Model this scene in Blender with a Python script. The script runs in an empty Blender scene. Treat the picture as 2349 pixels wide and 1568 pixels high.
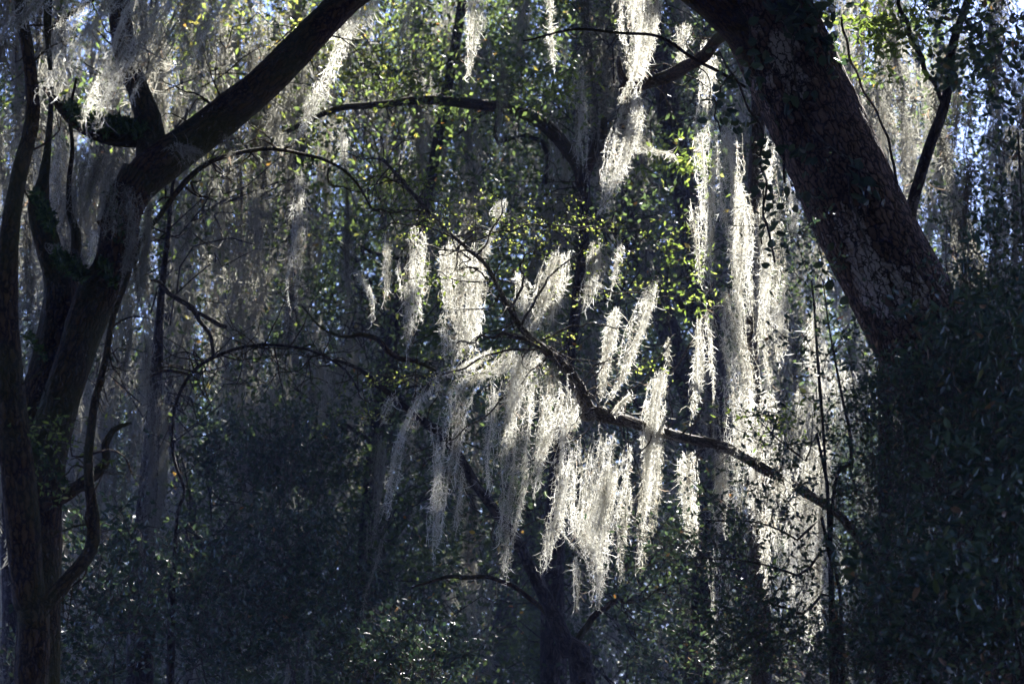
import bpy, math, numpy as np
from mathutils import Vector
rs = np.random.RandomState
R = math.radians
scene = bpy.context.scene
COL = scene.collection

# ------------------------------------------------------------------ camera
CAM = np.array([0.0, 0.0, 1.6])
PITCH = 10.0
LENS = 85.0
W, H = 2349.0, 1568.0
FX = W * LENS / 36.0
cam = bpy.data.objects.new("camera", bpy.data.cameras.new("camera"))
COL.objects.link(cam)
cam.location = CAM
cam.rotation_euler = (R(90 + PITCH), 0, 0)
cam.data.lens = LENS
cam.data.sensor_width = 36.0
cam.data.clip_start = 0.1
cam.data.clip_end = 2000
cam.data.dof.use_dof = True
cam.data.dof.focus_distance = 12.2
cam.data.dof.aperture_fstop = 4.8
scene.camera = cam
FWD = np.array([0, math.cos(R(PITCH)), math.sin(R(PITCH))])
UP = np.array([0, -math.sin(R(PITCH)), math.cos(R(PITCH))])
RT = np.array([1.0, 0, 0])

# ------------------------------------------------------------------ light
SUN_EL, SUN_AZ = 40.0, 20.0          # azimuth measured from +Y towards +X
S = np.array([math.sin(R(SUN_AZ)) * math.cos(R(SUN_EL)), math.cos(R(SUN_AZ)) * math.cos(R(SUN_EL)), math.sin(R(SUN_EL))])
world = bpy.data.worlds.new("World")
scene.world = world
world.use_nodes = True
wn = world.node_tree
sky = wn.nodes.new('ShaderNodeTexSky')
sky.sky_type = 'NISHITA'
sky.sun_disc = False
sky.sun_elevation = R(SUN_EL)
sky.sun_rotation = R(SUN_AZ)
sky.air_density = 1.0
sky.dust_density = 1.2
sky.ozone_density = 2.0
bg = wn.nodes['Background']
bg.inputs['Strength'].default_value = 0.052
tint = wn.nodes.new('ShaderNodeMix'); tint.data_type = 'RGBA'; tint.blend_type = 'MULTIPLY'; tint.inputs[0].default_value = 1
wn.links.new(sky.outputs[0], tint.inputs[6]); tint.inputs[7].default_value = (.72, .86, 1.42, 1)
wn.links.new(tint.outputs[2], bg.inputs[0])
sun = bpy.data.objects.new("sun", bpy.data.lights.new("sun", 'SUN'))
COL.objects.link(sun)
sun.data.energy = 5.0
sun.data.angle = R(0.5)
sun.data.color = (1.0, 0.97, 0.91)
sun.rotation_euler = Vector(S).to_track_quat('Z', 'Y').to_euler()
sun.location = (6, 20, 25)
scene.view_settings.view_transform = 'Standard'
scene.view_settings.look = 'None'
scene.view_settings.gamma = 1.0
scene.view_settings.exposure = 2.75
scene.cycles.max_bounces = 7
scene.cycles.diffuse_bounces = 4
scene.cycles.transmission_bounces = 6
scene.cycles.glossy_bounces = 2
scene.cycles.use_denoising = True
scene.cycles.sample_clamp_indirect = 4.0
scene.cycles.sample_clamp_direct = 8.0

# ------------------------------------------------------------------ helpers
def at(px, py, Y):
    """the world point seen at photo pixel (px, py) standing Y metres in front of the camera"""
    d = FWD + RT * ((px - W / 2) / FX) + UP * ((H / 2 - py) / FX)
    return CAM + d * (Y / d[1])

def proj(P):
    Q = P - CAM
    d = Q @ FWD
    d = np.where(np.abs(d) < 1e-6, 1e-6, d)
    return W / 2 + FX * (Q @ RT) / d, H / 2 - FX * (Q @ UP) / d

def mpp(Y):
    return Y / FX * 1.0

def unit(v):
    return v / (np.linalg.norm(v, axis=-1, keepdims=True) + 1e-9)

class MB:
    """collects quads with a tint per face and bark coordinates per vertex; build() links them as ONE mesh object"""
    def __init__(s):
        s.v, s.q, s.t, s.b, s.n = [], [], [], [], 0
    def add(s, v, q, tint=0.5, bark=None):
        v = np.asarray(v, np.float32).reshape(-1, 3)
        q = np.asarray(q, np.int32).reshape(-1, 4)
        s.v.append(v); s.q.append(q + s.n); s.n += len(v)
        s.t.append(np.broadcast_to(np.asarray(tint, np.float32), (len(q),)))
        s.b.append(v if bark is None else np.asarray(bark, np.float32))
    def mesh(s, name, mat, smooth=False):
        v = np.concatenate(s.v); q = np.concatenate(s.q); t = np.concatenate(s.t); b = np.concatenate(s.b)
        me = bpy.data.meshes.new(name)
        me.vertices.add(len(v)); me.vertices.foreach_set('co', v.ravel())
        me.loops.add(q.size); me.loops.foreach_set('vertex_index', q.ravel())
        me.polygons.add(len(q)); me.polygons.foreach_set('loop_start', np.arange(0, q.size, 4, dtype=np.int32))
        me.polygons.foreach_set('use_smooth', np.full(len(q), smooth))
        a = me.attributes.new('tint', 'FLOAT', 'FACE'); a.data.foreach_set('value', np.ascontiguousarray(t))
        if smooth:
            a = me.attributes.new('bark', 'FLOAT_VECTOR', 'POINT'); a.data.foreach_set('vector', b.ravel())
        me.update(calc_edges=True)
        me.materials.append(mat)
        return me
    def build(s, name, mat, parent=None, smooth=False):
        if not s.v: return None
        o = bpy.data.objects.new(name, s.mesh(name, mat, smooth))
        COL.objects.link(o)
        if parent is not None:
            o.parent = parent
            o.matrix_parent_inverse = parent.matrix_world.inverted()
        return o

def tag(o, label=None, cat=None, group=None, kind=None):
    if label: o['label'] = label
    if cat: o['category'] = cat
    if group: o['group'] = group
    if kind: o['kind'] = kind
    return o

def thing(name, loc, label, cat, group=None):
    o = bpy.data.objects.new(name, None)
    COL.objects.link(o)
    o.location = Vector([float(c) for c in loc])
    o.empty_display_size = 0.2
    bpy.context.view_layer.update()
    return tag(o, label, cat, group)

def spline(P, r, step):
    """Catmull-Rom through P with radii r, resampled about every `step` metres"""
    P = np.asarray(P, float); r = np.asarray(r, float)
    if len(P) == 2:
        n = max(2, int(np.linalg.norm(P[1] - P[0]) / step) + 1)
        t = np.linspace(0, 1, n)[:, None]
        return P[0] * (1 - t) + P[1] * t, np.interp(t[:, 0], [0, 1], r)
    A = np.vstack([2 * P[0] - P[1], P, 2 * P[-1] - P[-2]])
    out, ro = [], []
    for i in range(len(P) - 1):
        p0, p1, p2, p3 = A[i:i + 4]
        n = max(1, int(np.linalg.norm(p2 - p1) / step + .5))
        t = (np.arange(n) / n)[:, None]
        out.append(0.5 * (2 * p1 + (p2 - p0) * t + (2 * p0 - 5 * p1 + 4 * p2 - p3) * t**2 + (3 * p1 - p0 - 3 * p2 + p3) * t**3))
        ro.append(r[i] * (1 - t[:, 0]) + r[i + 1] * t[:, 0])
    out.append(P[-1:]); ro.append(r[-1:])
    return np.vstack(out), np.concatenate(ro)

def tube(mb, P, r, n=10, step=0.06, rough=0.0, seed=0, tip=False, tint=0.5, wob=0.0):
    C, rr = spline(P, r, step)
    g = rs(seed)
    k = len(C)
    s = np.concatenate([[0], np.cumsum(np.linalg.norm(np.diff(C, axis=0), axis=1))])
    if wob:
        for j in range(3):
            f = g.uniform(1.5, 6) / max(s[-1], .3) * 2; a = g.uniform(0, 6.28, 3)
            C = C + wob * np.stack([np.sin(s * f * 3 + a[0]), np.sin(s * f * 2.3 + a[1]), np.sin(s * f * 3.4 + a[2])], 1) * np.clip(s / .2, 0, 1)[:, None] / (j + 1)
    if tip: rr = rr.copy(); rr[-1] *= 0.15
    T = unit(np.gradient(C, axis=0))
    ref = np.array([0.13, 1.0, 0.21]); ref = np.where(np.abs(T @ unit(ref))[:, None] > .92, np.array([1.0, .1, .1]), ref)
    ref = np.tile(np.array([0.13, 1.0, 0.21]), (k, 1)) if np.all(np.abs(T @ unit(np.array([0.13, 1.0, 0.21]))) < .95) else np.tile(np.array([1.0, .1, .1]), (k, 1))
    A = unit(np.cross(T, ref)); B = np.cross(T, A)
    th = np.arange(n) / n * 2 * math.pi
    R2 = np.repeat(rr[:, None], n, 1)
    if rough:
        for j in range(7):
            m = g.randint(1, 6 + j * 3); f = g.uniform(2, 9 + 9 * j); a = g.uniform(0, 6.28)
            R2 = R2 * (1 + rough / (1 + .5 * j) * np.sin(m * th[None, :] + f * s[:, None] + a))
        R2 = R2 * (1 + rough * .5 * g.normal(size=R2.shape))
    V = C[:, None] + R2[..., None] * (np.cos(th)[None, :, None] * A[:, None] + np.sin(th)[None, :, None] * B[:, None])
    bk = np.stack([np.cos(th)[None] * rr[:, None], np.sin(th)[None] * rr[:, None], np.repeat(s[:, None], n, 1) + seed * 1.7], -1)
    i = np.arange(k - 1)[:, None] * n; j = np.arange(n)[None]
    q = np.stack([i + j, i + (j + 1) % n, i + n + (j + 1) % n, i + n + j], -1)
    mb.add(V, q, tint, bk.reshape(-1, 3))
    return C, rr

def ribbons(mb, P, w, tint=0.5, g=None):
    """P (N,K,3) polylines -> thin ribbons of width w (N or N,K)"""
    N, K, _ = P.shape
    T = unit(np.diff(P, axis=1)); T = np.concatenate([T, T[:, -1:]], 1)
    side = unit(np.cross(T, unit(g.normal(size=(N, 1, 3))) + 0 * T))
    w = np.broadcast_to(np.asarray(w, float).reshape(-1, 1) if np.ndim(w) < 2 else w, (N, K))
    V = np.stack([P - side * w[..., None] / 2, P + side * w[..., None] / 2], 2)      # N,K,2,3
    base = (np.arange(N) * K * 2)[:, None]; k = np.arange(K - 1)[None] * 2
    q = np.stack([base + k, base + k + 1, base + k + 3, base + k + 2], -1)
    mb.add(V, q, np.repeat(np.broadcast_to(tint, (N,)), K - 1))

def leaves(mb, P, D, L, Wd, tint, g, fine=False):
    n = len(P)
    D = unit(D); side = unit(np.cross(D, unit(g.normal(size=(n, 3))))); N = np.cross(D, side)
    L = np.broadcast_to(L, (n,))[:, None]; Wd = np.broadcast_to(Wd, (n,))[:, None]
    if not fine:
        V = np.stack([P, P + D * L * .45 + side * Wd * .5 + N * Wd * .12, P + D * L, P + D * L * .45 - side * Wd * .5 + N * Wd * .12], 1)
        mb.add(V, np.arange(n * 4).reshape(n, 4), tint)
    else:
        cu = N * L * .12
        V = np.stack([P, P + D * L * .28 + side * Wd * .48 + N * Wd * .12, P + D * L * .68 + side * Wd * .42 + N * Wd * .1 - cu * .5, P + D * L - cu,
                      P + D * L * .68 - side * Wd * .42 + N * Wd * .1 - cu * .5, P + D * L * .28 - side * Wd * .48 + N * Wd * .12], 1)
        b = np.arange(n)[:, None] * 6
        mb.add(V, np.concatenate([b + np.array([[0, 1, 2, 3]]), b + np.array([[3, 4, 5, 0]])]), np.tile(np.broadcast_to(tint, (n,)), 2))

# ------------------------------------------------------------------ materials
def newmat(name):
    m = bpy.data.materials.new(name); m.use_nodes = True
    nt = m.node_tree; nt.nodes.clear()
    out = nt.nodes.new('ShaderNodeOutputMaterial')
    return m, nt, out

def ramp(nt, stops):
    r = nt.nodes.new('ShaderNodeValToRGB')
    e = r.color_ramp.elements
    while len(e) < len(stops): e.new(0.5)
    for i, (p, c) in enumerate(stops):
        e[i].position = p; e[i].color = (*c, 1)
    return r

def leaf_mat(name, stops, trans=0.45, rough=0.42, tmul=1.6, spec=0.5):
    m, nt, out = newmat(name); L = nt.links
    a = nt.nodes.new('ShaderNodeAttribute'); a.attribute_name = 'tint'
    r = ramp(nt, stops); L.new(a.outputs['Fac'], r.inputs[0])
    p = nt.nodes.new('ShaderNodeBsdfPrincipled'); p.inputs['Roughness'].default_value = rough
    p.inputs['Specular IOR Level'].default_value = spec
    L.new(r.outputs[0], p.inputs['Base Color'])
    mu = nt.nodes.new('ShaderNodeMix'); mu.data_type = 'RGBA'; mu.blend_type = 'MULTIPLY'; mu.inputs[0].default_value = 1
    L.new(r.outputs[0], mu.inputs[6]); mu.inputs[7].default_value = (tmul * 1.15, tmul * 1.15, tmul * .75, 1)
    t = nt.nodes.new('ShaderNodeBsdfTranslucent'); L.new(mu.outputs[2], t.inputs[0])
    mx = nt.nodes.new('ShaderNodeMixShader'); mx.inputs[0].default_value = trans
    L.new(p.outputs[0], mx.inputs[1]); L.new(t.outputs[0], mx.inputs[2]); L.new(mx.outputs[0], out.inputs[0])
    return m

GREENS = [(0.0, (.026, .038, .028)), (.35, (.040, .060, .034)), (.62, (.075, .105, .042)), (.82, (.15, .18, .055)), (.93, (.27, .22, .07)), (1.0, (.28, .10, .03))]  # darkest stops greyed towards blue to imitate cool shade
M_LEAF = leaf_mat('oak_leaf', GREENS, .5, .5, 1.9)
M_DARKLEAF = leaf_mat('dark_evergreen_leaf', [(0.0, (.022, .044, .036)), (.4, (.042, .070, .050)), (.75, (.075, .11, .065)), (.93, (.10, .13, .05)), (1.0, (.24, .14, .09))], .3, .42, 1.6, .55)
M_LIME = leaf_mat('young_leaf', [(0.0, (.07, .11, .03)), (.6, (.17, .22, .06)), (1.0, (.40, .40, .16))], .5, .5, 1.4)
M_FERN = leaf_mat('fern_leaf', [(0.0, (.012, .030, .012)), (1.0, (.05, .09, .02))], .35, .6, 1.5)

def moss_mat(name, c0, c1, trans=.55):
    m, nt, out = newmat(name); L = nt.links
    a = nt.nodes.new('ShaderNodeAttribute'); a.attribute_name = 'tint'
    r = ramp(nt, [(0, tuple(c * .42 for c in c0)), (.16, c0), (.8, c1), (.93, c1), (1.0, (.33, .22, .14))]); L.new(a.outputs['Fac'], r.inputs[0])
    d = nt.nodes.new('ShaderNodeBsdfDiffuse'); t = nt.nodes.new('ShaderNodeBsdfTranslucent')
    L.new(r.outputs[0], d.inputs[0]); L.new(r.outputs[0], t.inputs[0])
    mx = nt.nodes.new('ShaderNodeMixShader'); mx.inputs[0].default_value = trans
    L.new(d.outputs[0], mx.inputs[1]); L.new(t.outputs[0], mx.inputs[2]); L.new(mx.outputs[0], out.inputs[0])
    return m
M_MOSS = moss_mat('sun_brightened_moss', (.44, .425, .35), (.85, .845, .81), .74)  # colour raised above real moss so sunlit tassels blaze
M_MOSSBG = moss_mat('shaded_grey_moss', (.22, .215, .18), (.42, .41, .36), .5)  # darker copy of the moss, shade put into the colour

def bark_mat(name, dark, mid, plate, lichen=None, scale=26, vs=.5, bump=.9, moss=None, lichen_lo=.56, patches=None):
    m, nt, out = newmat(name); L = nt.links; N = nt.nodes.new
    a = N('ShaderNodeAttribute'); a.attribute_name = 'bark'
    mp = N('ShaderNodeMapping'); mp.inputs['Scale'].default_value = (scale, scale, scale * vs); L.new(a.outputs['Vector'], mp.inputs[0])
    nz = N('ShaderNodeTexNoise'); nz.inputs['Scale'].default_value = scale * .7; nz.inputs['Detail'].default_value = 6; L.new(a.outputs['Vector'], nz.inputs['Vector'])
    ad = N('ShaderNodeMix'); ad.data_type = 'RGBA'; ad.blend_type = 'ADD'; ad.inputs[0].default_value = 1.0
    wz = N('ShaderNodeVectorMath'); wz.operation = 'SCALE'; wz.inputs['Scale'].default_value = 1.7; L.new(nz.outputs['Color'], wz.inputs[0])
    L.new(mp.outputs[0], ad.inputs[6]); L.new(wz.outputs[0], ad.inputs[7])
    vo = N('ShaderNodeTexVoronoi'); vo.feature = 'DISTANCE_TO_EDGE'; L.new(ad.outputs[2], vo.inputs['Vector']); vo.inputs['Scale'].default_value = 1
    vc = N('ShaderNodeTexVoronoi'); L.new(ad.outputs[2], vc.inputs['Vector']); vc.inputs['Scale'].default_value = 1
    fine = N('ShaderNodeTexNoise'); fine.inputs['Scale'].default_value = 90; fine.inputs['Detail'].default_value = 6; L.new(a.outputs['Vector'], fine.inputs['Vector'])
    cr = ramp(nt, [(0, dark), (.035, dark), (.14, mid), (.6, plate)]); L.new(vo.outputs['Distance'], cr.inputs[0])
    col = cr.outputs[0]
    vr = ramp(nt, [(0, (.45, .45, .45)), (1, (1.25, 1.2, 1.15))]); L.new(vc.outputs['Color'], vr.inputs[0])
    mv = N('ShaderNodeMix'); mv.data_type = 'RGBA'; mv.blend_type = 'MULTIPLY'; mv.inputs[0].default_value = .7
    L.new(col, mv.inputs[6]); L.new(vr.outputs[0], mv.inputs[7]); col = mv.outputs[2]
    if lichen:
        ln = N('ShaderNodeTexNoise'); ln.inputs['Scale'].default_value = 3.2; ln.inputs['Detail'].default_value = 7; ln.inputs['Roughness'].default_value = .62; L.new(a.outputs['Vector'], ln.inputs['Vector'])
        pm = N('ShaderNodeMath'); pm.operation = 'MULTIPLY_ADD'; L.new(vc.outputs['Color'], pm.inputs[0]); pm.inputs[1].default_value = .16; L.new(ln.outputs['Fac'], pm.inputs[2])
        fm = N('ShaderNodeMath'); fm.operation = 'MULTIPLY_ADD'; L.new(fine.outputs['Fac'], fm.inputs[0]); fm.inputs[1].default_value = .22; L.new(pm.outputs[0], fm.inputs[2]); lf_ = fm.outputs[0]; lichen_hi = lichen_lo + .19
        for (pc, pr) in (patches or []):
            ge = N('ShaderNodeNewGeometry'); dv = N('ShaderNodeVectorMath'); dv.operation = 'DISTANCE'; L.new(ge.outputs['Position'], dv.inputs[0]); dv.inputs[1].default_value = [float(q) for q in pc]
            mr = N('ShaderNodeMapRange'); L.new(dv.outputs['Value'], mr.inputs[0]); mr.inputs[1].default_value = 0; mr.inputs[2].default_value = pr; mr.inputs[3].default_value = .27; mr.inputs[4].default_value = 0
            sm = N('ShaderNodeMath'); L.new(lf_, sm.inputs[0]); L.new(mr.outputs[0], sm.inputs[1]); lf_ = sm.outputs[0]
        lr = ramp(nt, [(lichen_hi - .02, (0, 0, 0)), (lichen_hi + .08, (1, 1, 1))]); L.new(lf_, lr.inputs[0])
        er = ramp(nt, [(.02, (0, 0, 0)), (.10, (1, 1, 1))]); L.new(vo.outputs['Distance'], er.inputs[0])
        mm = N('ShaderNodeMath'); mm.operation = 'MULTIPLY'; L.new(lr.outputs[0], mm.inputs[0]); L.new(er.outputs[0], mm.inputs[1])
        ml = N('ShaderNodeMix'); ml.data_type = 'RGBA'; L.new(mm.outputs[0], ml.inputs[0]); L.new(col, ml.inputs[6]); ml.inputs[7].default_value = (*lichen, 1); col = ml.outputs[2]
    if moss:
        ln = N('ShaderNodeTexNoise'); ln.inputs['Scale'].default_value = 2.1; ln.inputs['Detail'].default_value = 6; L.new(a.outputs['Vector'], ln.inputs['Vector'])
        lr = ramp(nt, [(.44, (0, 0, 0)), (.6, (.85, .85, .85))]); L.new(ln.outputs['Fac'], lr.inputs[0])
        ml = N('ShaderNodeMix'); ml.data_type = 'RGBA'; L.new(lr.outputs[0], ml.inputs[0]); L.new(col, ml.inputs[6]); ml.inputs[7].default_value = (*moss, 1); col = ml.outputs[2]
    p = N('ShaderNodeBsdfPrincipled'); p.inputs['Roughness'].default_value = .85; p.inputs['Specular IOR Level'].default_value = .25
    L.new(col, p.inputs['Base Color'])
    hr = ramp(nt, [(0, (0, 0, 0)), (.3, (1, 1, 1))]); L.new(vo.outputs['Distance'], hr.inputs[0])
    hm = N('ShaderNodeMath'); hm.operation = 'MULTIPLY_ADD'; L.new(fine.outputs['Fac'], hm.inputs[0]); hm.inputs[1].default_value = .5; L.new(hr.outputs[0], hm.inputs[2])
    b = N('ShaderNodeBump'); b.inputs['Strength'].default_value = bump; b.inputs['Distance'].default_value = .35 / scale
    L.new(hm.outputs[0], b.inputs['Height']); L.new(b.outputs[0], p.inputs['Normal']); L.new(p.outputs[0], out.inputs[0])
    return m

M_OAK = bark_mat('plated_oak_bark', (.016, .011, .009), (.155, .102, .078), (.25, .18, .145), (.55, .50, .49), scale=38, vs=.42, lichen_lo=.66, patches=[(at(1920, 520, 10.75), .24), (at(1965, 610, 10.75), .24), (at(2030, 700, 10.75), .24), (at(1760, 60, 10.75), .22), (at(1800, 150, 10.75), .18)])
M_OLDBARK = bark_mat('dark_oak_bark', (.014, .009, .006), (.080, .048, .024), (.13, .082, .044), None, scale=52, vs=.25, bump=1.0, moss=(.055, .062, .018))
M_TWIG = bark_mat('grey_branch_bark', (.035, .03, .025), (.10, .085, .07), (.17, .15, .13), (.27, .26, .24), scale=95, vs=.3, lichen_lo=.54)
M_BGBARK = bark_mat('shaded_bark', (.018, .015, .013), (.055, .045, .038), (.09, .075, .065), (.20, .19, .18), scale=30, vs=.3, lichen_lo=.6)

M_DEAD = bark_mat('bare_twig_bark', (.06, .05, .044), (.15, .125, .11), (.22, .185, .165), None, scale=80)

# ------------------------------------------------------------------ ground
def ground():
    m, nt, out = newmat('leaf_litter'); L = nt.links
    nz = nt.nodes.new('ShaderNodeTexNoise'); nz.inputs['Scale'].default_value = 3; nz.inputs['Detail'].default_value = 10
    tc = nt.nodes.new('ShaderNodeTexCoord'); L.new(tc.outputs['Object'], nz.inputs['Vector'])
    r = ramp(nt, [(.3, (.035, .028, .018)), (.7, (.10, .075, .045))]); L.new(nz.outputs['Fac'], r.inputs[0])
    p = nt.nodes.new('ShaderNodeBsdfPrincipled'); p.inputs['Roughness'].default_value = .9; L.new(r.outputs[0], p.inputs['Base Color']); L.new(p.outputs[0], out.inputs[0])
    g = rs(1); n = 60
    x = np.linspace(-1, 1, n); X, Y = np.meshgrid(np.sign(x) * np.abs(x)**2 * 400, np.sign(x) * np.abs(x)**2 * 400 + 10, indexing='ij')
    Z = .12 * np.sin(X * .35) * np.cos(Y * .28) + .05 * g.normal(size=X.shape) * (np.hypot(X, Y) < 60)
    V = np.stack([X, Y, Z], -1)
    i = np.arange(n - 1)[:, None] * n; j = np.arange(n - 1)[None]
    mb = MB(); mb.add(V, np.stack([i + j, i + n + j, i + n + j + 1, i + j + 1], -1), .5)
    tag(mb.build('ground', m, smooth=True), 'leaf covered forest floor under the trees', None, None, 'structure')
ground()

# ------------------------------------------------------------------ openings cut in the canopy to aim the sun
# gaps cut in the crowns to aim sunbeams: (Y, px, py, rx, ry) = the places that stand in a sunbeam
GAPS = [(12, 1085, 60, 55, 170), (12, 1268, 60, 40, 130), (10, 770, 130, 90, 170), (11, 1965, 150, 60, 190), (9, 300, 60, 60, 60),
        (12, 1180, 700, 330, 190), (12, 1330, 930, 210, 210), (12.2, 1500, 1020, 80, 260), (12.2, 1600, 1110, 140, 170), (12.3, 1340, 1180, 110, 110),
        (12.2, 1450, 780, 120, 130), (12.2, 960, 640, 60, 120), (12, 1080, 980, 60, 70),
        (12.1, 1720, 520, 100, 240), (12.1, 1620, 450, 50, 220), (12.1, 1790, 800, 40, 110), (12.2, 1700, 850, 70, 120),
        (12.3, 1880, 780, 35, 90), (12.3, 1890, 980, 60, 70), (12.5, 1866, 1240, 80, 270),
        (14.5, 1465, 60, 45, 110), (12.4, 1385, 435, 35, 40), (14, 1520, 350, 60, 30),
        (12, 1080, 90, 30, 110), (12, 1265, 60, 22, 100), (13, 1620, 150, 55, 70),
        (24, 520, 130, 200, 180), (24, 120, 330, 70, 110), (18, 130, 290, 40, 110), (24, 650, 430, 130, 70), (24, 990, 270, 90, 50), (24, 1000, 30, 120, 50),
        (16.5, 2135, 230, 40, 150), (16, 2030, 300, 30, 100), (15, 2320, 350, 25, 60), (17, 2200, 100, 40, 80), (18, 2130, 200, 40, 110), (18, 1960, 60, 70, 80), (18, 2070, 60, 90, 80), (18, 2290, 330, 25, 60), (18, 2080, 400, 60, 80), (16, 1980, 150, 60, 150),
        (16, 785, 340, 22, 40), (16, 685, 640, 30, 40), (24, 440, 560, 60, 30), (20, 50, 660, 15, 60), (22, 60, 600, 50, 60),
        (26, 440, 1140, 10, 10)]

for (cx, cy, rx, ry) in [(480, 130, 280, 210), (110, 270, 120, 170), (660, 430, 150, 90), (430, 520, 90, 60), (2110, 180, 150, 190), (1990, 60, 90, 110), (2080, 420, 60, 70), (1000, 40, 160, 60), (980, 270, 110, 50), (1330, 60, 110, 60), (1600, 200, 110, 120)]:
    for Y in (19, 25, 32, 40, 48):
        GAPS.append((Y, cx, cy, rx, ry))

def shade(P, g, soft=.25, ymax=99):
    """True where a canopy leaf may stay: it does not stand in one of the sunbeams"""
    keep = np.ones(len(P), bool)
    for (Y, cx, cy, rx, ry) in GAPS:
        if Y > ymax: continue
        t = (P[:, 1] - Y) / S[1]
        Q = P - S * t[:, None]
        px, py = proj(Q)
        mg = .09 * FX / Y
        e = ((px - cx) / (rx + mg))**2 + ((py - cy) / (ry + mg))**2
        keep &= ~((t > .25) & (e < 1 + soft * g.normal(size=len(P))))
    return keep

# ------------------------------------------------------------------ trees
TREES = {}      # key -> (empty, x, Y)
def wood(parent, kind, pts, Y, mat, n=12, step=.06, rough=.02, seed=0, tip=False, wob=0.0):
    """pts: (px, py, radius px[, Y])"""
    P = [at(p[0], p[1], p[3] if len(p) > 3 else Y) for p in pts]
    r = [p[2] * mpp(p[3] if len(p) > 3 else Y) for p in pts]
    mb = MB(); tube(mb, P, r, n, step, rough, seed, tip, wob=wob)
    return mb.build(kind, mat, parent, smooth=True)

def down(px, py, r, Y, dx=0.0):
    """extends a trunk from a photo point to the ground: returns pixel triple of its foot"""
    p = at(px, py, Y)
    foot = np.array([p[0] + dx, Y, -.2]); a, b = proj(foot[None])
    return (float(a[0]), float(b[0]), r, Y)

def up(px, py, Y, x2, z2, r):
    a, b = proj(np.array([[x2, Y, z2]])); return (float(a[0]), float(b[0]), r, Y)

# --- the big leaning oak on the right
t = thing('live_oak', (3.2, 11, 0), 'massive leaning oak with cracked pale lichen bark, leaning up from the lower right corner', 'tree', 'oak trees')
TREES['right'] = (t, 1.6, 11)
wood(t, 'trunk', [down(2420, 1560, 175, 11, .25), (2420, 1560, 160), (2330, 1230, 138), (2225, 1010, 128), (2160, 850, 120), (2078, 700, 116), (1998, 550, 113), (1915, 375, 111), (1832, 190, 111), (1752, 20, 113), (1715, -80, 106), (1700, -240, 95), (1690, -500, 80), (1760, -800, 60)], 11, M_OAK, 140, .03, .013, 3)
wood(t, 'limb', [(1800, 190, 66), (1735, 80, 68), (1660, 10, 58), (1580, -48, 52), (1480, -100, 48), (1330, -190, 42), (1100, -330, 30)], 10.95, M_OLDBARK, 64, .04, .012, 5)
# --- slender tree at the left edge
t = thing('slender_oak', (-2.1, 8.9, 0), 'thin dark tree at the left edge with a bent lower branch on its right side', 'tree', 'oak trees')
TREES['edge'] = (t, -1.95, 8.9)
wood(t, 'trunk', [down(78, 1600, 50, 8.9), (78, 1568, 36), (62, 1350, 38), (42, 1120, 40), (22, 920, 34), (14, 750, 28), (24, 560, 23), (48, 400, 19), (76, 270, 17), (68, 140, 15), (48, 10, 14), (40, -120, 14), (90, -400, 12)], 8.9, M_OLDBARK, 40, .04, .02, 11, wob=.004)
wood(t, 'branch', [(92, 1400, 17), (160, 1322, 15), (203, 1262, 15.5), (212, 1200, 15), (205, 1100, 11.5), (214, 950, 10), (232, 860, 8), (262, 720, 7), (300, 620, 6)], 8.9, M_OLDBARK, 20, .03, .03, 12, wob=.004)
wood(t, 'branch', [(110, 120, 5), (106, 20, 8), (104, -90, 8)], 9.0, M_OLDBARK, 14, .04, .03, 14)
wood(t, 'branch', [(108, 75, 5), (150, 40, 6), (230, -10, 4)], 9.0, M_OLDBARK, 10, .04, .03, 14)
wood(t, 'stub', [(30, 1058, 14), (-10, 1048, 15), (-60, 1040, 15)], 8.9, M_OLDBARK, 14, .04, .03, 13)
# --- forked oak on the left
t = thing('forked_oak', (-1.9, 9.6, 0), 'dark forked oak on the left with a heavy limb rising right and ferny bark', 'tree', 'oak trees')
TREES['left'] = (t, -1.6, 9.6)
wood(t, 'trunk', [down(85, 1600, 62, 9.6), (85, 1560, 50), (92, 1300, 50), (92, 1110, 52), (130, 950, 46), (178, 800, 43), (216, 690, 47), (262, 600, 45), (282, 480, 46), (326, 400, 50)], 9.6, M_OLDBARK, 48, .04, .022, 21)
wood(t, 'limb', [(300, 440, 44), (360, 380, 50), (440, 322, 45), (520, 262, 45), (600, 196, 41), (668, 130, 40), (735, 60, 37), (800, -5, 36), (890, -70, 33), (1050, -200, 27)], 9.6, M_OLDBARK, 44, .04, .022, 22)
wood(t, 'limb', [(345, 410, 38), (348, 340, 36), (338, 270, 32), (316, 205, 26), (292, 140, 28), (278, 60, 26), (274, -60, 25), (300, -300, 18)], 9.6, M_OLDBARK, 36, .04, .025, 23)
wood(t, 'branch', [(345, 320, 18), (280, 322, 17), (215, 306, 15), (160, 272, 12), (130, 235, 9), (100, 200, 5)], 9.6, M_OLDBARK, 18, .04, .04, 24)
wood(t, 'limb', [(60, 1150, 38), (84, 960, 46), (130, 780, 48), (140, 660, 40), (112, 570, 30), (90, 480, 27), (100, 410, 13), (110, 330, 8), (118, 210, 6), (112, 90, 5), (120, -60, 4)], 9.75, M_OLDBARK, 30, .04, .03, 25)
wood(t, 'branch', [(150, 640, 18), (172, 590, 13), (174, 530, 11), (160, 490, 8), (158, 420, 6), (166, 340, 5), (160, 260, 4), (175, 180, 3)], 9.8, M_OLDBARK, 14, .04, .04, 26)
wood(t, 'branch', [(96, 1158, 17), (160, 1130, 14), (214, 1088, 14), (246, 1056, 10), (239, 1018, 9), (262, 988, 7), (300, 968, 3)], 9.5, M_OLDBARK, 16, .03, .04, 27, wob=.003)
wood(t, 'branch', [(236, 1078, 6), (262, 1084, 5), (285, 1086, 2)], 9.5, M_TWIG, 10, .03, .04, 28)
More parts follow.
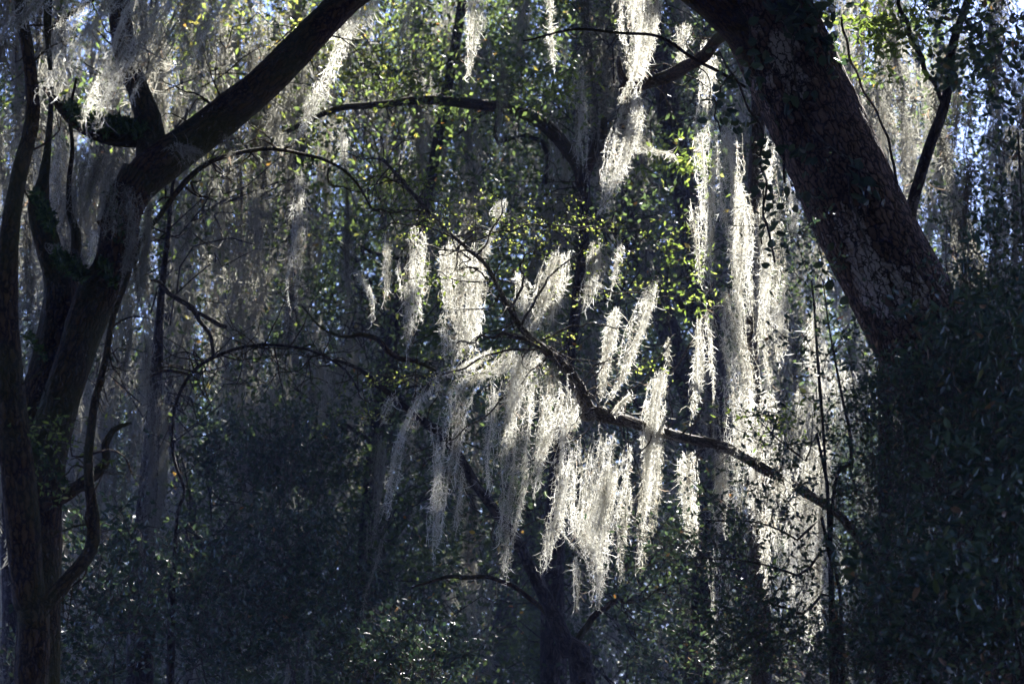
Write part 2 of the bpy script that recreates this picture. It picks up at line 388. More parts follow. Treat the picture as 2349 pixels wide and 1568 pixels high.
wood(t, 'stub', [(262, 520, 20), (238, 514, 15), (222, 508, 9)], 9.55, M_OLDBARK, 14, .03, .04, 29, tip=True)
wood(t, 'branch', [(318, 690, 4), (316, 570, 5), (378, 480, 6), (440, 402, 6.5), (515, 357, 5.5), (600, 345, 5), (700, 352, 4), (775, 382, 3.5), (820, 425, 3), (855, 480, 2)], 9.4, M_OLDBARK, 10, .03, .04, 30, wob=.003)
# --- leaning small tree that carries the sunlit moss
t = thing('leaning_tree', (2.0, 12.2, 0), 'thin crooked tree arching left across the middle, hung with the sunlit moss', 'tree', 'leaning trees')
TREES['lean'] = (t, 2.2, 12.2)
wood(t, 'trunk', [down(2140, 1560, 26, 12.2), (2120, 1500, 22), (2010, 1300, 13), (1930, 1190, 9), (1850, 1128, 10), (1775, 1082, 11), (1710, 1044, 10.5), (1662, 1020, 10.5), (1560, 1000, 11), (1450, 970, 13), (1370, 950, 14.5), (1345, 925, 14), (1325, 882, 13), (1288, 838, 11), (1240, 800, 9), (1190, 755, 6), (1145, 675, 4.5), (1110, 608, 4), (1068, 566, 4.5), (1020, 522, 4), (985, 485, 4), (930, 420, 4), (880, 360, 3)], 12.2, M_TWIG, 22, .015, .10, 41, wob=.010)
wood(t, 'stub', [(1365, 950, 14), (1345, 956, 12), (1330, 958, 7)], 12.2, M_TWIG, 12, .02, .05, 42, tip=True)
BR = [[(1240, 798, 3.5), (1180, 770, 5), (1120, 772, 3), (1050, 790, 2)], [(1235, 800, 3), (1150, 805, 2.5), (1080, 835, 2.5), (1000, 862, 2), (900, 862, 1.5), (840, 870, 1)],
      [(1190, 760, 3), (1220, 700, 3), (1250, 650, 2.5), (1300, 600, 2), (1350, 560, 1.5)], [(1170, 710, 3), (1200, 650, 3), (1196, 600, 2), (1230, 570, 1.5)],
      [(1260, 815, 2.5), (1200, 870, 2), (1150, 920, 2), (1060, 990, 1.5), (1000, 1020, 1)], [(1090, 590, 2.5), (1120, 550, 2), (1150, 480, 1.5), (1160, 455, 1)],
      [(1240, 780, 3), (1330, 745, 2), (1420, 752, 1.5), (1480, 770, 1)], [(1120, 640, 2), (1230, 655, 2), (1340, 660, 2), (1470, 672, 1.5), (1560, 690, 1)],
      [(1040, 545, 2), (980, 520, 2), (900, 515, 1.5), (830, 540, 1)], [(1060, 560, 2), (1200, 520, 2), (1320, 520, 1.5), (1420, 530, 1.3), (1500, 510, 1)],
      [(1390, 955, 2), (1440, 900, 2), (1500, 840, 1.6), (1534, 780, 1.2), (1536, 700, .8)], [(1560, 998, 2.5), (1600, 960, 1.5), (1625, 900, 1)],
      [(1205, 775, 5), (1175, 768, 6), (1150, 764, 3)], [(985, 485, 3), (900, 482, 2), (840, 490, 1.2)]]
for i, b in enumerate(BR):
    wood(t, 'branch', b, 12.15 + .1 * math.sin(i * 2.1), M_TWIG, 8, .02, .06, 50 + i, wob=.008)
# --- moss laden limb top centre
t = thing('mossy_oak', (3.3, 14.5, 0), 'oak behind the big trunk whose dark limb ends in a moss choked knot', 'tree', 'oak trees')
TREES['knot'] = (t, 2.5, 14.5)
wood(t, 'trunk', [down(1745, 1500, 30, 13), (1740, 1200, 22), (1722, 790, 18), (1738, 690, 17), (1745, 560, 17), (1733, 450, 18), (1740, 260, 18), (1745, 60, 18), (1760, -300, 16)], 13, M_TWIG, 22, .06, .04, 61)
wood(t, 'limb', [(1742, 20, 16, 13), (1690, 50, 15, 13.3), (1645, 92, 14, 13.7), (1600, 138, 15, 14), (1535, 172, 16), (1480, 192, 15), (1440, 205, 19), (1455, 250, 19), (1478, 272, 8)], 14.3, M_OLDBARK, 20, .04, .05, 62, wob=.008)
wood(t, 'branch', [(1445, 210, 14), (1425, 170, 9), (1418, 130, 4)], 14.3, M_TWIG, 12, .03, .06, 63)
wood(t, 'branch', [(1718, 770, 7), (1690, 740, 6), (1655, 705, 5), (1630, 712, 4.5), (1600, 760, 3.5), (1560, 830, 2.5), (1520, 870, 1.5)], 12.9, M_TWIG, 10, .03, .04, 64, wob=.004)
wood(t, 'branch', [(1710, 200, 3.5), (1620, 150, 4), (1540, 100, 4), (1450, 75, 3.5), (1330, 70, 3), (1200, 90, 2)], 11.2, M_OLDBARK, 8, .03, .04, 65, wob=.006)
# --- arched oak behind
t = thing('arched_oak', (.6, 18, 0), 'oak behind the hanging moss whose thick bough arches over to the left', 'tree', 'oak trees')
TREES['arch'] = (t, .9, 18)
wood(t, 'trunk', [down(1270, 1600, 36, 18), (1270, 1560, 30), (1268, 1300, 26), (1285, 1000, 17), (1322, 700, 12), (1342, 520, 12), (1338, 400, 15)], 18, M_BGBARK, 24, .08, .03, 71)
wood(t, 'bough', [(1338, 430, 15), (1328, 380, 15), (1292, 328, 16), (1252, 290, 17), (1200, 262, 15), (1130, 246, 14), (1050, 234, 12), (960, 228, 10), (860, 240, 9), (760, 258, 7), (660, 300, 5)], 18, M_OLDBARK, 20, .06, .05, 72, wob=.01)
wood(t, 'limb', [(1335, 450, 10), (1348, 390, 12), (1368, 340, 13), (1382, 300, 11), (1388, 270, 5)], 18, M_OLDBARK, 16, .06, .06, 73)
# --- diagonal trunk in the dark
t = thing('crooked_oak', (.6, 15.5, 0), 'leaning dark trunk slanting down right behind the lowest moss tips', 'tree', 'leaning trees')
TREES['diag'] = (t, .5, 15.5)
wood(t, 'trunk', [down(1345, 1600, 38, 15.5, .1), (1340, 1560, 28), (1312, 1490, 22), (1270, 1400, 18), (1222, 1320, 15), (1160, 1210, 12), (1100, 1120, 11), (1035, 1020, 11), (950, 950, 10), (880, 892, 7), (820, 850, 5), (760, 830, 3)], 15.5, M_BGBARK, 20, .05, .05, 81, wob=.012)
wood(t, 'branch', [(1000, 850, 3), (960, 832, 5), (915, 822, 6), (888, 802, 7), (868, 778, 7), (830, 768, 6), (790, 772, 4), (730, 745, 3), (690, 700, 2)], 15, M_OLDBARK, 12, .04, .06, 82, wob=.006)
wood(t, 'branch', [(1310, 1490, 10), (1230, 1380, 6), (1140, 1330, 5), (1060, 1320, 5), (990, 1335, 3), (940, 1345, 2)], 15.5, M_OLDBARK, 10, .05, .06, 83, wob=.01)
wood(t, 'branch', [(1310, 1480, 8), (1400, 1385, 7), (1480, 1370, 4), (1560, 1330, 2)], 15.5, M_OLDBARK, 10, .05, .06, 84, wob=.01)
# --- mossy trunk low left, and its crooked branch
t = thing('broken_oak', (-2.4, 17, 0), 'shaded trunk low on the left with a crooked black branch beside it', 'tree', 'oak trees')
TREES['lowleft'] = (t, -2.5, 17)
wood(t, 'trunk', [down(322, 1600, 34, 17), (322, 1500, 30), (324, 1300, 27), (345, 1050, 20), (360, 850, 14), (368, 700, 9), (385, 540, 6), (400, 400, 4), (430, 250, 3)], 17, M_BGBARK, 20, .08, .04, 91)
wood(t, 'branch', [(340, 1500, 10), (352, 1420, 8), (352, 1365, 9), (378, 1330, 8), (402, 1305, 7), (440, 1268, 6), (478, 1243, 5), (520, 1240, 2)], 16.8, M_OLDBARK, 12, .05, .07, 92, wob=.008)
# --- arching branch tree left middle
t = thing('bent_tree', (-1.9, 14.5, 0), 'small bent tree in the shade left of centre with a thin arching branch', 'tree', 'leaning trees')
TREES['bent'] = (t, -1.9, 14.5)
wood(t, 'trunk', [down(385, 1600, 12, 14.5), (390, 1450, 9), (402, 1300, 5), (410, 1180, 4), (425, 1130, 3.5), (398, 1040, 3.5), (402, 930, 3.5), (432, 862, 4), (480, 822, 4.5), (560, 796, 4), (640, 796, 3.5), (720, 812, 3), (790, 850, 3), (830, 900, 2)], 14.5, M_BGBARK, 12, .04, .05, 95, wob=.01)
wood(t, 'branch', [(490, 820, 4), (478, 760, 5), (430, 700, 6), (400, 680, 6), (365, 650, 5), (345, 640, 3)], 14.4, M_TWIG, 10, .04, .05, 96, wob=.006)
wood(t, 'branch', [(430, 705, 4), (470, 725, 5), (505, 745, 6), (520, 750, 4)], 14.4, M_TWIG, 10, .04, .05, 97)
wood(t, 'branch', [(440, 860, 3), (380, 850, 4), (330, 870, 3)], 14.5, M_OLDBARK, 8, .04, .05, 98)
# --- slanting tree right of the great trunk
t = thing('slanting_tree', (2.0, 14, 0), 'thin tree slanting up right, just right of the great trunk', 'tree', 'leaning trees')
TREES['slant'] = (t, 2.6, 14)
wood(t, 'trunk', [down(2010, 1500, 20, 14), (2030, 1000, 17), (2060, 650, 15), (2088, 480, 14), (2125, 350, 13), (2170, 230, 12), (2190, 100, 11), (2235, -40, 9), (2270, -250, 7)], 14, M_BGBARK, 18, .05, .05, 101, wob=.01)
wood(t, 'branch', [(2165, 240, 5), (2120, 150, 6), (2080, 60, 5), (2050, -60, 4)], 14, M_BGBARK, 10, .05, .05, 102, wob=.01)
# --- trees farther back
FAR = [(-4.6, 21, .09, ''), (-3.1, 26, .10, ''), (-1.2, 22, .07, ''), (-.2, 29, .13, ''), (1.6, 21, .14, ''), (2.55, 25, .14, ''), (3.95, 17.5, .10, ''), (4.3, 20.5, .14, ''), (5.6, 27, .22, ''), (-6.4, 32, .25, ''), (-2.6, 37, .25, ''), (1.2, 36, .22, ''), (4.0, 40, .25, ''), (8.2, 36, .25, ''), (-9, 44, .3, ''), (.4, 47, .3, ''), (7, 50, .3, ''), (-4.5, 54, .3, ''), (3.4, 12.5, .16, ''), (-5.2, 13, .2, ''), (6.4, 16, .2, ''), (10.5, 26, .3, ''), (12, 40, .3, ''), (15, 52, .3, ''), (-8, 22, .25, '')]
FARLAB = ['shaded trunk behind the forked oak at the far left', 'straight distant trunk right of the forked oak', 'slim distant trunk seen under the arching bough', 'distant trunk in the dark hollow at the centre', 'dark trunk low in the picture right of the hollow',
          'dark trunk behind the brightest moss columns', 'young leaning tree right of the great trunk, in front of white light', 'thin tree near the right edge behind the great trunk', 'far tree in the bright gap at upper right', 'distant tree among sky gaps at upper left', 'distant oak behind the yellow leaves at upper left',
          'distant oak behind the top centre moss tassels', 'distant oak behind the upright branch of the knot', 'tree far off beyond the right side thicket', 'farthest tree beyond the left edge', 'farthest oak beyond the centre of the wood', 'farthest oak beyond the great trunk', 'farthest tree beyond the yellow leaves',
          'oak whose crown overhangs the upper right corner', 'oak whose crown shades the upper left corner', 'oak rising beyond the right edge of the thicket', 'oak beyond the right side clearing', 'far oak at the back of the right side', 'oak at the very back on the right', 'oak beyond the left side']
for i, (x, Y, r, _) in enumerate(FAR):
    g = rs(300 + i)
    t = thing('forest_oak', (x, Y, 0), FARLAB[i], 'tree', 'oaks in the wood behind')
    TREES['far%d' % i] = (t, x, Y)
    lx = g.uniform(-.22, .22) if i not in (6, 7) else .32
    z = [-.2, 1.5, 3, 5, 7.5, 10, 13]
    P = [np.array([x + lx * (zz - 1) + .30 * math.sin(zz * .55 + i * 1.3), Y + .1 * math.sin(zz * .5 + i * 2), zz]) for zz in z]
    mb = MB(); tube(mb, P, [r * 1.3, r * 1.05, r, r * .9, r * .75, r * .6, r * .3], 14, .15, .03, 300 + i)
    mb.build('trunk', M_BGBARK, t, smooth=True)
    for k in range(3):
        mb = MB(); zz = g.uniform(3.0, 9); a = g.uniform(0, 6.28); L = g.uniform(1.2, 3)
        b = np.array([np.interp(zz, z, [p[0] for p in P]), np.interp(zz, z, [p[1] for p in P]), zz])
        d = np.array([math.cos(a), math.sin(a), g.uniform(.0, .7)])
        tube(mb, [b, b + d * L * .4, b + d * L * .75 + [0, 0, .1], b + d * L + [0, 0, -.15 * L]], [r * .3, r * .22, r * .13, r * .04], 8, .10, .06, 400 + i * 10 + k, wob=.07)
        mb.build('limb', M_BGBARK, t, smooth=True)

def twiglets(key, path, Y, n, seed, L=(.1, .45), mat=None):
    """kinked bare side twigs along a limb given in photo pixels"""
    g = rs(seed); mb = MB()
    C, r = spline([at(p[0], p[1], Y) for p in path], [p[2] * mpp(Y) for p in path], .03)
    for k in range(n):
        i = g.randint(len(C)); d = unit(g.normal(size=3) * [1, .6, .9]); l = g.uniform(*L)
        q = [C[i]]
        for j in range(4):
            d = unit(d + g.normal(size=3) * .45 + [0, 0, -.08]); q.append(q[-1] + d * l / 4)
        tube(mb, q, [.005, .004, .003, .002, .001], 4, .03, 0, k, wob=.003)
        if g.uniform() < .6:
            e = unit(d + g.normal(size=3) * .8); tube(mb, [q[2], q[2] + e * l * .3, q[2] + e * l * .5 + [0, 0, .02]], [.003, .002, .001], 3, .03, 0, k)
    mb.build('twigs', mat or M_OLDBARK, TREES[key][0], smooth=True)
twiglets('left', [(440, 322, 45), (600, 196, 41), (800, -5, 36)], 9.6, 12, 1, (.1, .4))
twiglets('left', [(378, 480, 6), (515, 357, 5), (700, 352, 4), (855, 480, 2)], 9.4, 12, 2, (.06, .3))
twiglets('left', [(262, 600, 45), (282, 480, 46), (338, 270, 32), (280, 60, 26)], 9.6, 10, 3, (.1, .4))
twiglets('edge', [(42, 1120, 40), (14, 750, 28), (76, 270, 17), (48, 10, 14)], 8.9, 14, 4, (.1, .4))
twiglets('edge', [(92, 1400, 17), (203, 1262, 15), (214, 950, 10), (262, 720, 7)], 8.9, 18, 5, (.08, .35))
twiglets('lean', [(1665, 1020, 10), (1450, 970, 12), (1325, 882, 12), (1240, 800, 9), (1145, 675, 6), (1020, 522, 4)], 12.2, 70, 6, (.08, .45), M_TWIG)
twiglets('lean', [(985, 485, 4), (880, 360, 3)], 12.2, 16, 7, (.08, .4), M_TWIG)
twiglets('bent', [(402, 930, 6), (480, 822, 6), (640, 796, 5), (790, 850, 3)], 14.5, 40, 8, (.15, .7))
twiglets('diag', [(1222, 1320, 19), (1035, 1020, 14), (820, 850, 6)], 15.5, 36, 9, (.2, .8))
twiglets('arch', [(1338, 430, 15), (1200, 262, 15), (960, 228, 10), (660, 300, 5)], 18, 24, 10, (.2, .7))
twiglets('knot', [(1640, 92, 14), (1535, 172, 16), (1440, 205, 19)], 14.3, 20, 11, (.15, .6))

# ------------------------------------------------------------------ foliage of the wood
keys = list(TREES)
TX = np.array([[TREES[k][1], TREES[k][2]] for k in keys])
def nearest(P):
    d = ((P[:, None, :2] - TX[None] - np.array([0, 0]))**2).sum(-1)
    return d.argmin(1)

crown = {k: MB() for k in keys}
twigs = {k: MB() for k in keys}
# unseen crowns added above the frame to shade the wood, cut open for sunbeams
g = rs(7)
NC = 15500
cy = g.uniform(8, 66, NC); cx = g.uniform(-1, 1, NC) * (6 + cy * .34) + cy * .12 - 1
top = CAM[2] + cy * math.tan(R(18.1))
cz = top + .9 + g.uniform(0, 1, NC)**1.2 * (3.5 + cy * .05)
C = np.stack([cx, cy, cz], 1)
K = 42
P = (C[:, None] + g.normal(size=(NC, K, 3)) * np.array([.42, .42, .25])).reshape(-1, 3)
P = P[P[:, 2] > CAM[2] + P[:, 1] * math.tan(R(18.1)) + .25]
P = P[shade(P, g, .3)]
own = nearest(P)
for i, k in enumerate(keys):
    Q = P[own == i]
    if len(Q):
        leaves(crown[k], Q, g.normal(size=Q.shape) + [0, 0, -.3], g.uniform(.13, .22, len(Q)), g.uniform(.09, .14, len(Q)), np.clip(g.normal(.35, .15, len(Q)), 0, 1), g)

# unseen oaks added around and behind the camera to cut the sky fill
g = rs(8)
for i, (x, y) in enumerate([(-7, 2), (6.5, 3), (-3.5, -7), (5, -9), (-11, -6), (12, -4), (1, -16), (-14, 8), (9, -17), (-8, -18), (16, 4)]):
    t = thing('added_shade_oak', (x, y, 0), 'added oak out of view whose crown shades the near side of the wood', 'tree', 'added oaks around the photographer')
    mb = MB(); tube(mb, [np.array([x, y, -.2]), np.array([x + .2, y, 3.]), np.array([x - .2, y + .3, 7.]), np.array([x, y, 11.])], [.4, .32, .25, .1], 14, .2, .04, 700 + i)
    mb.build('trunk', M_BGBARK, t, smooth=True)
    n = 9500
    P = np.array([x, y, 9.0]) + unit(g.normal(size=(n, 3))) * (g.uniform(.2, 1, (n, 1))**.5) * np.array([7.5, 7.5, 3.2])
    n2 = 9000  # low leaf wall added to block the sky fill
    P2 = np.array([x, y - 2.5 if y < 0 else y, 4.0]) + unit(g.normal(size=(n2, 3))) * (g.uniform(.2, 1, (n2, 1))**.5) * np.array([6.5, 3., 4.5])
    P2 = P2[(P2[:, 2] > .1) & ((P2[:, 1] < -4) | (np.abs(P2[:, 0]) > 5 + .35 * np.abs(P2[:, 1])))]
    P = P[(P[:, 2] > 5.6) & ~((P[:, 1] > .5) & (P[:, 2] < 1.6 + P[:, 1] * .40 + .6))]
    P = np.concatenate([P[shade(P, g)], P2[shade(P2, g)]])
    mb = MB(); leaves(mb, P, g.normal(size=P.shape), g.uniform(.22, .34, len(P)), g.uniform(.16, .22, len(P)), np.clip(g.normal(.3, .15, len(P)), 0, 1), g)
    mb.build('crown', M_LEAF, t)

# foliage in view: coarse density map of the photograph's leaf masses (12 x 8 cells)
DENS = ["446889999544", "345788999643", "354799899644", "235788877655", "356887766564", "357888877545", "368888876434", "478888876434"]
YEL = ["789985433366", "468864322234", "234564322233", "123354333333", "112222222222", "011111111111", "011111111111", "001111111111"]  # leaf tint map: yellower and paler where the sun glows, darker in shade
D = np.array([[int(c) for c in r] for r in DENS], float) / 9; YL = np.array([[int(c) for c in r] for r in YEL], float) / 9
def bilin(A, px, py):
    u = np.clip(px / W * A.shape[1] - .5, 0, A.shape[1] - 1.001); v = np.clip(py / H * A.shape[0] - .5, 0, A.shape[0] - 1.001)
    i, j = v.astype(int), u.astype(int); a, b = v - i, u - j
    return A[i, j] * (1 - a) * (1 - b) + A[i + 1, j] * a * (1 - b) + A[i, j + 1] * (1 - a) * b + A[i + 1, j + 1] * a * b

g = rs(9)
N0 = 5200
px = g.uniform(-160, W + 160, N0); py = g.uniform(-120, H + 160, N0); Yd = 17 + 24 * g.uniform(0, 1, N0)**.8
ok = g.uniform(size=N0) < bilin(D, px, py)**1.3
px, py, Yd = px[ok], py[ok], Yd[ok]
C = np.array([at(a, b, c) for a, b, c in zip(px, py, Yd)])
C = C[C[:, 2] > .3]
yl = bilin(YL, *proj(C))
own = nearest(C)
print('view clusters', len(C))
for i, k in enumerate(keys):
    sel = np.where(own == i)[0]
    for c in sel:
        n = int(g.uniform(65, 150)); s = g.uniform(.22, .5)
        ax = unit(g.normal(size=3) * [1, 1, .35]); u = g.uniform(-1, 1, n)
        Q = C[c] + ax * u[:, None] * s * 1.3 + g.normal(size=(n, 3)) * s * .38
        Q = Q[shade(Q, g, .3, 15)]; n = len(Q)
        if n < 8: continue
        u = g.uniform(-1, 1, n)
        tn = np.clip(g.normal(.25 + .5 * yl[c], .13, n), 0, .9); tn[g.uniform(size=n) < .012] = g.uniform(.9, 1)
        leaves(crown[k], Q, ax * np.sign(u)[:, None] * .6 + g.normal(size=(n, 3)), g.uniform(.042, .075, n), g.uniform(.022, .036, n), tn, g)
        tt = TREES[k]; tr = np.array([tt[1], tt[2], C[c][2] - .6]); d = tr - C[c]; L = np.linalg.norm(d)
        d = d / L * min(L, 1.8)
        tube(twigs[k], [C[c] + ax * s, C[c], C[c] + d * .5 + [0, 0, .1], C[c] + d], [.0015, .003, .0045, .006], 4, .12, 0, c, wob=.09)
for k in keys:
    if crown[k].v: crown[k].build('crown', M_LEAF, TREES[k][0])
    if twigs[k].v: twigs[k].build('twigs', M_BGBARK, TREES[k][0], smooth=True)

# the far wood that closes the view
g = rs(12)
mb = MB()
n = 11500
cy = g.uniform(40, 60, n); cx = g.uniform(-1, 1, n) * (1.5 + cy * .24)
cz = g.uniform(0, 1, n)**1.15 * 20
el = (cz - 1.6) / cy
dens = np.interp(el, [0, .15, .20, .25, .33], [1, 1, .75, .55, .4])
side = np.interp(cx / cy, [-.25, -.17, -.1, -.02, .08, .12, .2, .25], [.7, .6, .7, 1.3, 1.2, .7, .30, .5])
ok = g.uniform(size=n) < dens * np.where(el > .16, side, 1)
C = np.stack([cx, cy, cz], 1)[ok]
Kk = 75
P = (C[:, None] + g.normal(size=(len(C), Kk, 3)) * np.array([.62, .6, .5])).reshape(-1, 3)
P = P[P[:, 2] > 0]
leaves(mb, P, g.normal(size=P.shape), g.uniform(.09, .15, len(P)), g.uniform(.05, .085, len(P)), np.clip(g.normal(.4, .2, len(P)), 0, .9), g)
tag(mb.build('far_woodland', M_LEAF), 'blurred mass of far leaves closing the view behind every trunk', 'woodland', None, 'stuff')

# ------------------------------------------------------------------ spanish moss
def moss_mb(P, w, seed, dens=1.0, wid=.0023, tl=.036, pitch=.0095):
    """hanging moss along path P (k,3) with half widths w (k): wandering locks of fine strands with curled tendrils, thin at the hems"""
    g = rs(seed); P = np.asarray(P, float); w = np.asarray(w, float)
    C, ww = spline(P, w, .04)
    s = np.concatenate([[0], np.cumsum(np.linalg.norm(np.diff(C, axis=0), axis=1))]); LT = s[-1]
    wmax = ww.max()
    nl = max(3, int(dens * (ww.mean() * 2 / .014 + 2)))
    mb = MB()
    for l in range(nl):
        a = g.uniform(-1, 1) if l > 1 else g.uniform(-.3, .3)
        a = np.sign(a) * abs(a)**.85
        b = g.uniform(-1, 1)
        t0 = (.10 * a * a + g.uniform(0, .05)) if (l < 3 or g.uniform() < .4) else g.uniform(.03, .75)
        t1 = 1.0 if l < 2 else np.clip(t0 + (1 - t0) * g.uniform(.15, 1.0), t0 + .1, 1)
        ns = 3 + int(g.gamma(2.2, 1.6))
        ph = g.uniform(0, 6.28, 6); fr = g.uniform(3, 9, 2); am = g.uniform(.004, .022) * min(1, wmax / .06)
        lr0 = g.uniform(.008, .026) * min(1, wmax / .045)
        core = g.uniform() < .10 + .22 * (abs(a) < .45)          # old dark strands, mostly inside; the colour also deepens the core's shade
        spl = g.normal() * .25                                    # how far the tip swings out
        for k in range(ns):
            e0 = t0 + (t1 - t0) * g.uniform(0, .35) * (k > 1); e1 = e0 + (t1 - e0) * g.uniform(.4, 1)
            n = max(4, int((e1 - e0) * LT / pitch))
            t = np.linspace(e0, e1, n); sl = t * LT
            c = np.stack([np.interp(sl, s, C[:, i]) for i in range(3)], 1); wl = np.interp(sl, s, ww)
            f = (t - t0) / (t1 - t0 + 1e-6)
            lr = lr0 * (1 - .4 * f)
            th = g.uniform(0, 6.28); rr = lr * math.sqrt(g.uniform())
            x = (a + spl * f * f) * wl * .9 + rr * math.cos(th) + am * np.sin(sl * fr[0] + ph[0]) + .004 * np.sin(sl * 31 + ph[1] + k) + .006 * np.sin(sl * 13 + ph[4] + k * .8)
            y = b * wl * .6 + rr * math.sin(th) + am * np.sin(sl * fr[1] + ph[2]) + .004 * np.sin(sl * 27 + ph[3] + k)
            c = c + np.stack([x, y, 0 * x], 1)
            base = g.uniform(.0, .12) if core else .22 + .6 * g.uniform()
            ribbons(mb, c[None], wid * .5, base * .6, g)
            # tendrils, in uneven tufts
            m = n
            keep = g.uniform(size=m) < .75 + .35 * np.sin(sl * 22 + ph[5] + k)
            o = unit(g.normal(size=(m, 3)) * [1, 1, .45])
            dirn = unit(o + np.array([0, 0, -1.]) * g.uniform(.0, 2.2, (m, 1)))
            curl = unit(g.normal(size=(m, 3))) * g.uniform(.5, 2.0, (m, 1)) + [0, 0, .2]
            Ln = tl * np.minimum(.35 + g.exponential(.45, (m, 1)), 2.6)
            p0 = c; p1 = p0 + dirn * Ln * .36; d2 = unit(dirn + curl * .6); p2 = p1 + d2 * Ln * .34; d3 = unit(d2 + curl * .7 + g.normal(size=(m, 3)) * .3); p3 = p2 + d3 * Ln * .3
            tn = np.where(g.uniform(size=m) < .03, .99, np.clip(base + g.normal(size=m) * .15, 0, .92))
            ww4 = wid * np.array([1, .9, .7, .25])[None] * g.uniform(.7, 1.2, (m, 1))
            if keep.any(): ribbons(mb, np.stack([p0, p1, p2, p3], 1)[keep], ww4[keep], tn[keep], g)
    return mb

NM = [0]
def moss(pts, Y, label, group, dens=1.0, mat=None, ws=1.1, **kw):
    """pts: (px, py, full width px)"""
    P = [at(a, b, Y) for a, b, _ in pts]; w = [c * mpp(Y) / 2 * ws for _, _, c in pts]
    NM[0] += 1
    mb = moss_mb(P, w, 1000 + NM[0], dens, **kw)
    o = mb.build('spanish_moss', mat or M_MOSS)
    o.matrix_world.translation = (0, 0, 0)
    tag(o, label, 'moss', group)
    return o

